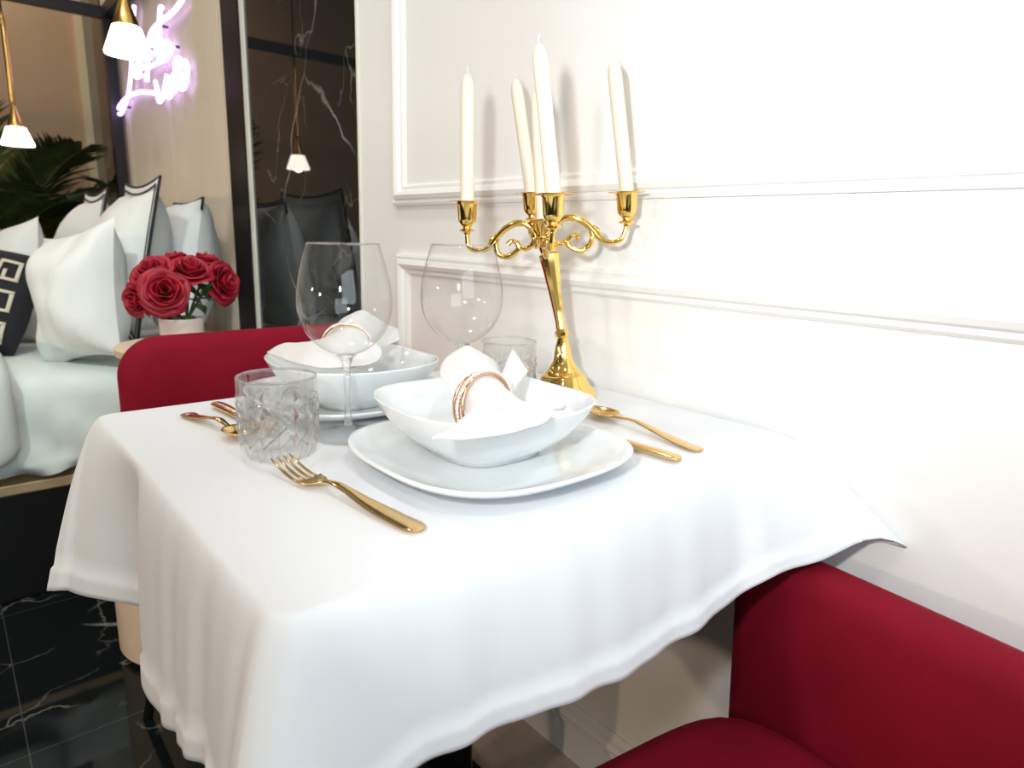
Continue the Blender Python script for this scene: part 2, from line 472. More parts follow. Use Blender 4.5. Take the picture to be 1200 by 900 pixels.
# ------------------------------------------------------------------ tablecloth
def tablecloth():
    r = 0.016
    E = []; Nn = []; key = []      # edge points, outward normals, perimeter key
    def side(p0, p1, nrm, n, k0):
        for i in range(n):
            s = i / (n - 1)
            E.append(Vector(p0).lerp(Vector(p1), s)); Nn.append(Vector(nrm)); key.append(k0 + s)
    def corner(c, a0, k0, n=7):
        for i in range(1, n - 1):
            s = i / (n - 1); a = a0 + s * math.pi / 2
            d = Vector((math.cos(a), math.sin(a)))
            E.append(Vector(c) + d * r); Nn.append(d); key.append(k0 + s)
    x0, x1, y0, y1 = TX0, TX1, TY0, TY1
    side((x0 + r, y0), (x1 - r, y0), (0, -1), 90, 0)
    corner((x1 - r, y0 + r), -math.pi / 2, 1, 9)
    side((x1, y0 + r), (x1, y1 - r), (1, 0), 30, 2)
    corner((x1 - r, y1 - r), 0, 3)
    side((x1 - r, y1), (x0 + r, y1), (0, 1), 30, 4)
    corner((x0 + r, y1 - r), math.pi / 2, 5, 13)
    side((x0, y1 - r), (x0, y0 + r), (-1, 0), 100, 6)
    corner((x0 + r, y0 + r), math.pi, 7, 15)
    def fr(x): return (x - (x0 + r)) / (x1 - x0 - 2 * r)
    def lf(y): return 6 + (y1 - r - y) / (y1 - y0 - 2 * r)
    K = [(fr(-0.655), (-0.668, -0.045, 0.605)), (fr(-0.60), (-0.613, -0.043, 0.628)), (fr(-0.54), (-0.553, -0.042, 0.621)),
         (fr(-0.47), (-0.481, -0.043, 0.612)), (fr(-0.36), (-0.369, -0.042, 0.597)), (fr(-0.25), (-0.259, -0.042, 0.604)),
         (fr(-0.19), (-0.198, -0.044, 0.615)), (fr(-0.15), (-0.165, -0.062, 0.634)), (fr(-0.09), (-0.090, -0.083, 0.640)), (fr(-0.05), (-0.049, -0.102, 0.656)),
         (1.15, (-0.028, -0.124, 0.664)), (1.5, (-0.004, -0.142, 0.652)), (2.02, (-0.004, -0.060, 0.640)), (2.2, (-0.004, 0.10, 0.59)), (2.6, (-0.004, 0.35, 0.56)),
         (3.0, (-0.004, 0.59, 0.55)), (3.5, (-0.004, 0.66, 0.54)), (4.0, (-0.03, 0.66, 0.56)), (4.5, (-0.34, 0.64, 0.56)), (5.0, (-0.66, 0.65, 0.56)),
         (5.5, (-0.757, 0.612, 0.527)), (6.0, (-0.745, 0.575, 0.532)), (lf(0.52), (-0.722, 0.52, 0.541)), (lf(0.46), (-0.690, 0.452, 0.548)),
         (lf(0.415), (-0.648, 0.400, 0.548)), (lf(0.375), (-0.640, 0.372, 0.540)), (lf(0.335), (-0.700, 0.345, 0.528)), (lf(0.310), (-0.712, 0.322, 0.526)),
         (lf(0.22), (-0.710, 0.222, 0.541)), (lf(0.15), (-0.714, 0.150, 0.566)), (lf(0.09), (-0.712, 0.092, 0.580)), (lf(0.03), (-0.725, 0.020, 0.575)),
         (7.5, (-0.752, -0.052, 0.562)), (8.0, (-0.700, -0.060, 0.590))]
    K = sorted(K, key=lambda q: q[0])
    KK = [(K[-1][0] - 8, K[-1][1])] + K + [(K[0][0] + 8, K[0][1]), (K[1][0] + 8, K[1][1])]
    def H(k):
        i = 0
        while i < len(KK) - 2 and KK[i + 1][0] < k: i += 1
        (k0, p0), (k1, p1) = KK[i], KK[i + 1]
        s = (k - k0) / max(k1 - k0, 1e-6)
        kp, pp = KK[max(i - 1, 0)]; kn, pn = KK[min(i + 2, len(KK) - 1)]
        p0, p1, pp, pn = Vector(p0), Vector(p1), Vector(pp), Vector(pn)
        m0 = (p1 - pp) / max(k1 - kp, 1e-6) * (k1 - k0); m1 = (pn - p0) / max(kn - k0, 1e-6) * (k1 - k0)
        s2, s3 = s * s, s ** 3
        return p0 * (2 * s3 - 3 * s2 + 1) + m0 * (s3 - 2 * s2 + s) + p1 * (-2 * s3 + 3 * s2) + m1 * (s3 - s2)
    T = [0.0, 0.03, 0.07, 0.12, 0.18, 0.25, 0.32, 0.4, 0.48, 0.56, 0.64, 0.72, 0.8, 0.87, 0.925, 0.935, 0.955, 0.985, 1.0]
    zt = TZ + 0.0015
    rows = []
    for ins in (0.10, 0.05, 0.028, 0.014, 0.006):
        row = []
        for e, nn in zip(E, Nn):
            cx, cy = (x0 + x1) / 2, (y0 + y1) / 2
            px = cx + (e.x - cx) * (1 - ins / ((x1 - x0) / 2)); py = cy + (e.y - cy) * (1 - ins / ((y1 - y0) / 2))
            row.append(Vector((px, py, zt)))
        rows.append(row)
    for tt in T:
        row = []
        for e, nn, k in zip(E, Nn, key):
            h = H(k)
            n3 = Vector((nn.x, nn.y, 0))
            e3 = Vector((e.x, e.y, zt))
            drop = zt - h.z
            soft = 0.016 if (0 <= k <= 1 or k >= 5) else 0.006
            if 1 < k < 5: n3 = n3 * 0.35
            p1 = e3 + n3 * soft
            p2 = e3.lerp(h, 0.42) + n3 * 0.012; p2.z = zt - drop * 0.34
            if 1.6 < k < 4.9: p2.x = min(p2.x, -0.004)
            u = 1 - tt
            p = e3 * u ** 3 + p1 * 3 * u * u * tt + p2 * 3 * u * tt * tt + h * tt ** 3
            # soft vertical folds growing towards the hem
            if 0.03 < k < 0.93:
                xx = k * 0.66
                wv = 0.0017 * math.sin(xx * 62 + 0.8) + 0.0012 * math.sin(xx * 105 + 2.0) + 0.0018 * math.sin(xx * 31)
                p += n3 * wv * tt ** 1.4 * min(1, (0.93 - k) / 0.15)
            if k > 6.55:
                yy = k * 0.6
                wv = 0.0022 * math.sin(yy * 70) + 0.0016 * math.sin(yy * 128 + 1)
                p += n3 * wv * tt ** 1.3
            if 5.4 < k < 6.3:
                p += n3 * 0.003 * math.sin(k * 26) * tt
            if 0.92 < tt < 0.93: p -= n3 * 0.0012
            if tt > 0.93 and tt <= 1.0: p += n3 * 0.0021 * (1 if k < 1 or k > 5 else 0.1)
            if tt in (0.935, 0.955) and (k < 1 or k > 5): p += n3 * 0.0006 * math.sin(k * 190)
            p.x = min(p.x, -0.0035)
            row.append(p)
        rows.append(row)
    V, F = loft(rows, True, False)
    return MB().add(V, F)
tc = tablecloth().build('tablecloth', M['cloth'])
tag(tc, 'white tablecloth with stitched hem draped over the small table', 'tablecloth')
solid(tc, 0.0012, 1.0)
CZ = TZ + 0.0030          # height of the cloth the tableware stands on

# ------------------------------------------------------------------ plates and bowls
def make_plate():
    R = []
    for a, n, z, l in ((0.066, 3.2, 0.0, 0), (0.080, 3.2, 0.0, 0), (0.084, 3.2, 0.003, 0), (0.114, 3.1, 0.0085, 0), (0.131, 3.0, 0.0145, 0.001), (0.1365, 3.0, 0.0185, 0.0015),
                       (0.1378, 3.0, 0.0205, 0.0015), (0.1365, 3.0, 0.0220, 0.0015), (0.1315, 3.0, 0.0208, 0.0015), (0.119, 3.1, 0.0140, 0), (0.100, 3.2, 0.0085, 0), (0.090, 3.2, 0.0068, 0), (0.05, 3, 0.0062, 0)):
        R.append(superring(a, a, n, z, 96, l))
    return MB().add(*loft(R))
def make_bowl():
    R = []
    for a, n, z, l in ((0.045, 3.0, 0.0, 0), (0.056, 3.0, 0.0, 0), (0.058, 3.0, 0.005, 0), (0.070, 2.8, 0.011, 0), (0.090, 2.8, 0.028, 0.0), (0.103, 2.9, 0.046, 0.001), (0.1085, 3.0, 0.0575, 0.002),
                       (0.1092, 3.0, 0.0595, 0.002), (0.1080, 3.0, 0.0605, 0.002), (0.1055, 3.0, 0.0585, 0.002), (0.100, 2.9, 0.046, 0.001), (0.086, 2.8, 0.028, 0), (0.066, 2.7, 0.014, 0), (0.045, 2.6, 0.0085, 0), (0.02, 2.4, 0.0075, 0)):
        R.append(superring(a, a, n, z, 96, l))
    return MB().add(*loft(R))
P1 = Vector((-0.388, 0.157, CZ)); P2 = Vector((-0.390, 0.470, CZ))
plate = make_plate().build('dinner_plate', M['china'])
tag(plate, 'rounded square white dinner plate at the front setting, beside the gold fork', 'plate', 'square dinner plates')
plate.location = P1
plate2 = plate.copy(); col.objects.link(plate2); plate2.location = P2
plate2['label'] = 'rounded square white dinner plate at the far setting, by the red chair back'
B1 = Vector((-0.381, 0.177, CZ + 0.0072)); B2 = Vector((-0.393, 0.462, CZ + 0.0072))
bowl = make_bowl().build('square_bowl', M['china'])
tag(bowl, 'square white bowl stacked on the front dinner plate', 'bowl', 'square white bowls')
bowl.location = B1
bowl2 = bowl.copy(); col.objects.link(bowl2); bowl2.location = B2
bowl2['label'] = 'square white bowl on the far plate, seen behind the left wine glass'

# ------------------------------------------------------------------ napkins with rings
def surf(rows, mu=5, mv=5):
    rr = [catmull(r, mu) for r in rows]
    n = len(rr[0])
    cols = [catmull([r[i] for r in rr], mv) for i in range(n)]
    m = len(cols[0])
    V = [cols[i][j] for j in range(m) for i in range(n)]
    return V, m, n
def napkin(label, rows, wrinkle, flap):
    V, m, n = surf(rows, 6, 7)
    for q in V:
        d = noise.noise(q * 38.0) * 0.0016 + noise.noise(q * 90.0) * 0.0007
        q.z += d * wrinkle
    o = MB().add(V, grid_faces(m, n)).build('folded_napkin', M['napkin'])
    tag(o, label, 'napkin', 'folded napkins in the bowls')
    solid(o, 0.0018, 1.0)
    if flap:
        for a, b, acr, w0, w1, nz in flap:
            a, b, acr, nz = Vector(a), Vector(b), Vector(acr).normalized(), Vector(nz)
            V = []
            for i in range(9):
                t_ = i / 8; p = a.lerp(b, t_) + nz * math.sin(t_ * math.pi) * 0.004
                ww = w0 + (w1 - w0) * t_ ** 0.8
                for k in range(9):
                    V.append(p + acr * (k / 8 - 0.5) * ww + nz * 0.0026 * ((-1) ** k) * (0.4 + 0.6 * t_))
            f = MB().add(V, grid_faces(9, 9)).build('pleat', M['napkin'], o, False)
            solid(f, 0.0014, 1.0)
        # rolled edge at the right of the front fan
        V = []
        for i in range(15):
            t_ = i / 14; c_ = Vector((-0.432, 0.086, 0.8335)).lerp(Vector((-0.371, 0.066, 0.8345)), t_)
            r_ = 0.0025 + 0.0045 * t_
            for k in range(13):
                a_ = -0.6 + 5.0 * k / 12
                V.append(c_ + Vector((0.25, 0.92, 0)) * r_ * math.cos(a_) + Vector((0, 0, 1)) * r_ * 0.8 * math.sin(a_))
        f = MB().add(V, grid_faces(15, 13)).build('rolled_edge', M['napkin'], o); solid(f, 0.0014, 1.0)
    return o
napkin('white linen napkin fanned through a ring in the front bowl', [
    [(-0.408, 0.225, 0.842), (-0.392, 0.240, 0.852), (-0.362, 0.243, 0.866), (-0.347, 0.233, 0.860), (-0.331, 0.218, 0.846), (-0.333, 0.205, 0.834), (-0.345, 0.195, 0.826)],
    [(-0.423, 0.190, 0.833), (-0.410, 0.195, 0.844), (-0.385, 0.195, 0.856), (-0.370, 0.192, 0.856), (-0.356, 0.186, 0.846), (-0.354, 0.178, 0.832), (-0.360, 0.172, 0.818)],
    [(-0.428, 0.152, 0.818), (-0.424, 0.152, 0.836), (-0.412, 0.150, 0.845), (-0.400, 0.148, 0.847), (-0.387, 0.147, 0.844), (-0.378, 0.146, 0.834), (-0.374, 0.146, 0.816)],
    [(-0.448, 0.122, 0.820), (-0.440, 0.118, 0.834), (-0.424, 0.112, 0.838), (-0.408, 0.112, 0.836), (-0.394, 0.114, 0.834), (-0.380, 0.118, 0.829), (-0.370, 0.122, 0.818)],
    [(-0.490, 0.092, 0.822), (-0.474, 0.084, 0.829), (-0.452, 0.078, 0.832), (-0.428, 0.076, 0.831), (-0.408, 0.080, 0.832), (-0.388, 0.088, 0.832), (-0.372, 0.096, 0.828)],
    [(-0.524, 0.066, 0.828), (-0.500, 0.058, 0.8235), (-0.473, 0.053, 0.823), (-0.446, 0.050, 0.8235), (-0.420, 0.050, 0.8245), (-0.398, 0.055, 0.828), (-0.372, 0.074, 0.834)],
], 1.0, [
    ((-0.366, 0.160, 0.828), (-0.307, 0.203, 0.848), (0.45, -0.32, -0.80), 0.016, 0.033, (-0.75, -0.45, 0.35)),
])
napkin('white linen napkin with a ring in the far bowl, seen through a wine glass', [
    [(-0.486, 0.535, 0.826), (-0.488, 0.465, 0.826), (-0.476, 0.402, 0.826), (-0.446, 0.376, 0.827), (-0.412, 0.370, 0.829), (-0.394, 0.380, 0.835), (-0.386, 0.396, 0.842)],
    [(-0.462, 0.520, 0.838), (-0.462, 0.468, 0.843), (-0.452, 0.424, 0.845), (-0.432, 0.404, 0.845), (-0.412, 0.400, 0.845), (-0.398, 0.406, 0.848), (-0.388, 0.414, 0.848)],
    [(-0.430, 0.474, 0.838), (-0.426, 0.462, 0.852), (-0.420, 0.448, 0.862), (-0.410, 0.440, 0.867), (-0.398, 0.432, 0.864), (-0.390, 0.428, 0.856), (-0.386, 0.428, 0.840)],
    [(-0.408, 0.508, 0.846), (-0.394, 0.492, 0.868), (-0.376, 0.474, 0.882), (-0.360, 0.470, 0.876), (-0.346, 0.472, 0.862), (-0.340, 0.472, 0.846), (-0.338, 0.468, 0.832)],
    [(-0.390, 0.540, 0.846), (-0.372, 0.520, 0.866), (-0.350, 0.502, 0.872), (-0.326, 0.502, 0.860), (-0.300, 0.508, 0.850), (-0.290, 0.512, 0.846), (-0.300, 0.490, 0.834)],
], 1.0, None)
def napkin_ring(label, c, axis, rx, rz):
    a = Vector(axis).normalized(); s = a.cross(Vector((0, 0, 1))).normalized(); up = s.cross(a)
    c = Vector(c)
    root = thing('napkin_ring', label, 'napkin ring', c, 'rose gold napkin rings')
    def band(off0, off1, ph, rad):
        P = []
        for i in range(56):
            th = 2 * math.pi * i / 56
            P.append(c + s * math.cos(th) * rx + up * math.sin(th) * rz + a * (off0 + off1 * math.cos(th + ph)))
        return P
    MB().add(*tube(band(-0.005, 0.0045, 0.0, 1), 0.0017, 8, True)).build('band', M['rose_gold'], root)
    MB().add(*tube(band(0.005, 0.0045, 2.6, 1), 0.0017, 8, True)).build('band', M['rose_gold'], root)
    P = band(0.0, 0.0065, 1.3, 1)
    mb = MB()
    mb.add(*tube(P, 0.0013, 8, True))
    mb.build('band', M['rose_gold'], root)
    mb = MB()
    for i, q in enumerate(P):
        th = 2 * math.pi * i / 56
        d = s * math.cos(th) + up * math.sin(th)
        mb.add(*lathe([(0.0001, 0), (0.0019, 0.0004), (0.0017, 0.0018), (0.0008, 0.0027)], 6, q + d * 0.0008, d))
    for i, q in enumerate(band(-0.005, 0.0045, 0.0, 1)):
        th = 2 * math.pi * i / 56
        if 0.1 < th < 1.8:
            d = s * math.cos(th) + up * math.sin(th)
            mb.add(*lathe([(0.0001, 0), (0.0014, 0.0004), (0.0012, 0.0013), (0.0005, 0.0019)], 6, q + d * 0.0012, d))
    mb.build('crystals', M['crystal'], root, False)
    return root
napkin_ring('rose gold crystal napkin ring gripping the front napkin', (-0.402, 0.149, 0.8195), (0.12, 1.0, -0.15), 0.0325, 0.0345)
napkin_ring('rose gold crystal napkin ring on the far napkin, behind the left wine glass', (-0.409, 0.446, 0.842), (0.55, 0.8, 0.1), 0.031, 0.0305)

# ------------------------------------------------------------------ glassware
def wine_glass(label, x, y):
    root = thing('wine_glass', label, 'wine glass', (x, y, CZ - 0.0005), 'balloon wine glasses')
    c = (x, y, CZ - 0.0005)
    foot = [(0.0005, 0.0), (0.030, 0.0), (0.0415, 0.0006), (0.0425, 0.0016), (0.041, 0.0024), (0.030, 0.0036), (0.016, 0.0056), (0.008, 0.009), (0.0055, 0.014)]
    MB().add(*lathe(foot, 56, c, cap0=True, cap1=True)).build('foot', M['thick_glass'], root)
    st = [(0.0055, 0.0142), (0.0045, 0.022), (0.0038, 0.04), (0.0037, 0.06), (0.0042, 0.08), (0.0058, 0.091), (0.009, 0.0965), (0.0125, 0.0985)]
    MB().add(*lathe(st, 28, c)).build('stem', M['thick_glass'], root)
    bw = [(0.0008, 0.0995), (0.010, 0.1000), (0.022, 0.1045), (0.034, 0.1130), (0.0445, 0.1255), (0.0515, 0.1410), (0.0542, 0.1570), (0.0540, 0.1700), (0.0515, 0.1870), (0.0470, 0.2060), (0.0420, 0.2230), (0.0405, 0.2275)]
    P = [Vector((r, 0, z)) for r, z in bw]
    P = catmull(P, 4)
    bl = MB().add(*lathe([(q.x, q.z) for q in P], 72, c, cap0=False, cap1=False)).build('bowl', M['bowl_glass'], root)
    rim = [(x + 0.0404 * math.cos(2 * math.pi * i / 72), y + 0.0404 * math.sin(2 * math.pi * i / 72), CZ - 0.0005 + 0.2277) for i in range(72)]
    MB().add(*tube(rim, 0.0008, 8, True)).build('rim', M['thick_glass'], bl)
    return root
g1 = wine_glass('large balloon wine glass on the left, beside the cut glass tumbler', -0.468, 0.331)
g2 = copy_tree(g1); g2.location = (-0.300, 0.331, CZ - 0.0005)
g2['label'] = 'large balloon wine glass on the right, next to the gold candelabra'

def tumbler(label, x, y):
    root = thing('tumbler', label, 'glass', (x, y, CZ - 0.0005), 'cut glass tumblers')
    n = 96; H = 0.088
    def rad(z): return 0.95 * (0.0335 + 0.0095 * min(1, z / 0.020) ** 0.55 + 0.0012 * (z / H))
    rows = []
    zs = [0.0, 0.001, 0.003] + [0.006 + (H - 0.006) * i / 40 for i in range(41)]
    for z in zs:
        row = []
        for k in range(n):
            th = 2 * math.pi * k / n
            r = rad(z)
            row.append((x + r * math.cos(th), y + r * math.sin(th), z))
        rows.append(row)
    inner = [(0.0412 - 0.0001, H), (0.0405, H - 0.004), (0.0395, 0.06), (0.0385, 0.03), (0.0365, 0.018), (0.030, 0.0125), (0.012, 0.0115)]
    for r, z in inner:
        r *= 0.95
        rows.append([(x + r * math.cos(2 * math.pi * k / n), y + r * math.sin(2 * math.pi * k / n), z) for k in range(n)])
    rows = [[(p[0], p[1], p[2] + CZ - 0.0005) for p in r] for r in rows]
    gb = MB().add(*loft(rows)).build('glass_body', M['tumbler'], root)
    # cut pattern: tall arches over crossed lozenges, a plain band under the rim
    mb = MB(); ns = 8
    def on(th, z): return Vector((x + (rad(z) + 0.0002) * math.cos(th), y + (rad(z) + 0.0002) * math.sin(th), z + CZ - 0.0005))
    for k in range(ns):
        t0 = 2 * math.pi * k / ns; w2 = math.pi / ns
        arch = [on(t0 - w2 * 0.86, 0.034)] + [on(t0 - w2 * 0.86 * math.cos(math.pi * i / 12), 0.046 + 0.020 * math.sin(math.pi * i / 12)) for i in range(13)] + [on(t0 + w2 * 0.86, 0.034)]
        mb.add(*tube(arch, 0.0011, 6))
        mb.add(*tube([on(t0 + w2, 0.010), on(t0 + w2, 0.03), on(t0 + w2, 0.050), on(t0 + w2, 0.070)], lambda t_: 0.0014 - 0.0009 * t_, 6))
        for a, b in ((-1, 1), (1, -1), (-2, 0), (0, 2)):
            mb.add(*tube([on(t0 + w2 * (a + (b - a) * i / 8), 0.018 + 0.030 * i / 8) for i in range(9)], 0.0010, 6))
        for zc, hh in ((0.033, 0.013), (0.054, 0.009)):
            c0 = on(t0, zc); rd = Vector((math.cos(t0), math.sin(t0), 0)); td = Vector((-math.sin(t0), math.cos(t0), 0))
            mb.add([c0 + rd * 0.0022, c0 + td * 0.006 - rd * 0.0006, c0 + Vector((0, 0, hh)) - rd * 0.0004, c0 - td * 0.006 - rd * 0.0006, c0 - Vector((0, 0, hh)) - rd * 0.0006], [(0, 1, 2), (0, 2, 3), (0, 3, 4), (0, 4, 1)])
    for k in range(2 * ns):
        t0 = 2 * math.pi * (k + 0.5) / (2 * ns)
        mb.add(*tube([on(t0, 0.002), on(t0, 0.010), on(t0, 0.017)], 0.0010, 6))
    mb.build('cut_pattern', M['cuts'], gb, False)
    ri = [(x + 0.0405 * math.cos(2 * math.pi * i / 72), y + 0.0405 * math.sin(2 * math.pi * i / 72), CZ - 0.0005 + H) for i in range(72)]
    MB().add(*tube(ri, 0.0014, 8, True)).build('rim', M['thick_glass'], gb)
    return root
M['tumbler'] = solid_glass('cut_glass', 0.82); M['cuts'] = solid_glass('cut_facets', 0.25)
t1 = tumbler('cut glass tumbler on the left, between the gold spoon and the fork', -0.560, 0.311)
t2 = copy_tree(t1); t2.location = (-0.187, 0.367, CZ - 0.0005)
t2['label'] = 'cut glass tumbler standing in front of the candelabra stem'

# ------------------------------------------------------------------ cutlery
def strip(path, width, thick, nseg=None, crown=0.0):
    """bar along a path: width(t), thick(t); flat across, lightly crowned"""
    P = catmull(path, 8)
    V = []; n = len(P); m = 10
    for i, p in enumerate(P):
        tan = (P[min(i + 1, n - 1)] - P[max(i - 1, 0)]).normalized()
        s = tan.cross(Vector((0, 0, 1))).normalized(); u = s.cross(tan)
        tt = i / (n - 1)
        w_ = width(tt) / 2; h = thick(tt) / 2
        for k in range(m):
            a = 2 * math.pi * k / m
            V.append(p + s * w_ * math.cos(a) + u * h * math.sin(a) * (1.0))
    F = grid_faces(n, m, True)
    F.append(tuple(range(m - 1, -1, -1))); F.append(tuple((n - 1) * m + k for k in range(m)))
    return V, F
def interp(tab):
    def f(t):
        for (a, va), (b, vb) in zip(tab, tab[1:]):
            if t <= b:
                s = (t - a) / (b - a); s = s * s * (3 - 2 * s)
                return va + (vb - va) * s
        return tab[-1][1]
    return f
HANDLE_W = interp([(0, 0.008), (0.03, 0.0170), (0.10, 0.0225), (0.22, 0.0210), (0.6, 0.0105), (0.85, 0.0068), (1, 0.0070)])
HANDLE_T = interp([(0, 0.0014), (0.1, 0.0028), (0.5, 0.0034), (0.85, 0.0042), (1, 0.0030)])
def dirpt(e, d, s, z): return (e[0] + d[0] * s, e[1] + d[1] * s, CZ + z)
def fork(label, end, tip):
    d = Vector((tip[0] - end[0], tip[1] - end[1], 0)); L = d.length; d.normalize(); sd = d.cross(Vector((0, 0, 1)))
    root = thing('fork', label, 'fork', (end[0], end[1], CZ))
    hp = [dirpt(end, d, s * L, z) for s, z in ((0, 0.0020), (0.12, 0.0022), (0.3, 0.0045), (0.45, 0.0085), (0.55, 0.0105), (0.62, 0.0085), (0.66, 0.0052))]
    MB().add(*strip(hp, HANDLE_W, HANDLE_T)).build('handle', M['cutlery'], root)
    mb = MB()
    # head: a dished blade that carries four tines
    prof = [(0.640, 0.0080, 0.0062), (0.665, 0.0145, 0.0044), (0.70, 0.0225, 0.0026), (0.73, 0.0260, 0.0018), (0.765, 0.0272, 0.0022)]
    V = []
    for s, wd, z in prof:
        for top in (1, 0):
            for k in range(9):
                u = -1 + 2 * k / 8
                V.append(Vector(dirpt(end, d, s * L, z + 0.0018 * top + 0.0016 * abs(u) ** 2)) + sd * u * wd / 2)
    rows = len(prof); F = []
    for i in range(rows - 1):
        a, b = i * 18, (i + 1) * 18
        for k in range(8):
            F.append((a + k, a + k + 1, b + k + 1, b + k)); F.append((a + 9 + k + 1, a + 9 + k, b + 9 + k, b + 9 + k + 1))
        F.append((a, b, b + 9, a + 9)); F.append((a + 8, a + 17, b + 17, b + 8))
    e = (rows - 1) * 18
    for k in range(8):
        F.append((e + k, e + k + 1, e + 10 + k, e + 9 + k)); F.append((k + 1, k, 9 + k, 10 + k))
    mb.add(V, F)
    for k in range(4):
        u = (-1.5 + k) * 0.0073
        path = [Vector(dirpt(end, d, s * L, z)) + sd * u * f for s, z, f in ((0.755, 0.0030, 1.0), (0.82, 0.0040, 1.0), (0.90, 0.0078, 0.98), (0.96, 0.0122, 0.96), (1.0, 0.0150, 0.95))]
        mb.add(*strip(path, interp([(0, 0.0050), (0.3, 0.0038), (0.8, 0.0030), (1, 0.0012)]), interp([(0, 0.0022), (1, 0.0014)])))
    mb.build('tines', M['cutlery'], root, True)
    return root
def spoon(label, end, tip, bowl_len=0.058, bowl_w=0.040, arch=0.0115):
    d = Vector((tip[0] - end[0], tip[1] - end[1], 0)); L = d.length; d.normalize(); sd = d.cross(Vector((0, 0, 1)))
    root = thing('spoon', label, 'spoon', (end[0], end[1], CZ))
    hl = L - bowl_len
    hp = [dirpt(end, d, s * hl, z) for s, z in ((0, 0.0024), (0.15, 0.0024), (0.45, arch * 0.55), (0.75, arch), (0.92, arch * 0.8), (1.05, 0.0068))]
    k = hl / 0.14
    MB().add(*strip(hp, lambda t: HANDLE_W(t) * (0.75 + 0.25 * min(k, 1)), HANDLE_T)).build('handle', M['cutlery'], root)
    V = []; n, m = 15, 24
    for i in range(n):
        t_ = i / (n - 1)
        for k2 in range(m):
            a = 2 * math.pi * k2 / m
            rr = t_
            lx = math.cos(a) * rr; wy = math.sin(a) * rr
            egg = 1 - 0.18 * lx
            z = 0.0015 + 0.0085 * rr ** 2.2
            V.append(Vector(dirpt(end, d, hl + bowl_len * (0.5 + 0.5 * lx), z)) + sd * wy * egg * bowl_w / 2)
    F = grid_faces(n, m, True)
    b = MB().add(V, F).build('bowl', M['cutlery'], root); solid(b, 0.0014, 1.0)
    return root
def knife(label, end, tip):
    d = Vector((tip[0] - end[0], tip[1] - end[1], 0)); L = d.length; d.normalize(); sd = d.cross(Vector((0, 0, 1)))
    root = thing('knife', label, 'knife', (end[0], end[1], CZ))
    hp = [dirpt(end, d, s * L, z) for s, z in ((0, 0.0040), (0.1, 0.0046), (0.3, 0.0048), (0.44, 0.0042), (0.47, 0.0040))]
    MB().add(*strip(hp, interp([(0, 0.008), (0.06, 0.0165), (0.3, 0.0178), (1, 0.0115)]), interp([(0, 0.0045), (0.1, 0.0075), (0.6, 0.0080), (1, 0.0058)]))).build('handle', M['cutlery'], root)
    V = []
    tab = [(0.455, 0.0055, -0.0055), (0.50, 0.0075, -0.0075), (0.60, 0.0092, -0.0085), (0.80, 0.0105, -0.0085), (0.92, 0.0085, -0.0080), (0.985, 0.001, -0.0065), (1.0, -0.0045, -0.0055)]
    for s, a, b in tab:
        for w_, z in ((a, 0.0036), (b, 0.0028), (b, 0.0044), (a, 0.0038)):
            V.append(Vector(dirpt(end, d, s * L, z)) + sd * w_)
    F = grid_faces(len(tab), 4, True); F.append((0, 1, 2, 3)[::-1]); F.append(tuple((len(tab) - 1) * 4 + k for k in range(4)))
    MB().add(V, F).build('blade', M['cutlery'], root, False)
    return root
fork('gold fork lying on the cloth left of the front plate', (-0.545, 0.050), (-0.580, 0.260))
knife('gold knife half under the right rim of the front plate', (-0.221, 0.028), (-0.236, 0.235))
spoon('gold spoon right of the front plate, beside the wall', (-0.169, 0.036), (-0.150, 0.236))
spoon('small gold spoon at the far left setting, bowl behind the cut tumbler', (-0.597, 0.534), (-0.572, 0.368), 0.050, 0.036, 0.0125)
knife('gold knife at the far left setting, only its handle in view', (-0.553, 0.558), (-0.540, 0.372))

# ------------------------------------------------------------------ candelabra with five candles
CB = Vector((-0.112, 0.321, CZ)); CT = Vector((-0.134, 0.357, 1.017))
cd = thing('candelabra', 'polished gold five-arm candelabra with scrolled arms against the wall', 'candelabra', CB)
AX = (CT - CB); HT = AX.length; AX.normalize()
base = [(0.0005, 0), (0.049, 0), (0.050, 0.003), (0.0485, 0.010), (0.045, 0.014), (0.0375, 0.024), (0.0345, 0.033), (0.033, 0.036), (0.030, 0.0365), (0.022, 0.046), (0.015, 0.058), (0.0125, 0.070), (0.0115, 0.078), (0.0085, 0.088), (0.0065, 0.094)]
ups = Vector((0, 0, 1)) * 0.6 + AX * 0.4
MB().add(*lathe([p for p in base], 44, CB, ups)).build('base', M['gold'], cd, angle=50)
bt = CB + ups.normalized() * 0.092
SX = (CT - bt); SL = SX.length; SX.normalize()
stemp = [(0.0065, 0), (0.0105, 0.004), (0.0112, 0.009), (0.0075, 0.014), (0.0068, 0.022), (0.0078, 0.045), (0.0100, 0.075), (0.0128, 0.105), (0.0150, 0.122), (0.0152, 0.126), (0.0110, 0.130)]
MB().add(*lathe(stemp, 10, bt, SX)).build('stem', M['gold'], cd, angle=25)
hubp = [(0.0110, 0.128), (0.0125, 0.132), (0.0135, 0.138), (0.0105, 0.142), (0.0105, 0.146), (0.0125, 0.149)]
MB().add(*lathe(hubp, 28, bt, SX)).build('hub', M['gold'], cd, angle=40)
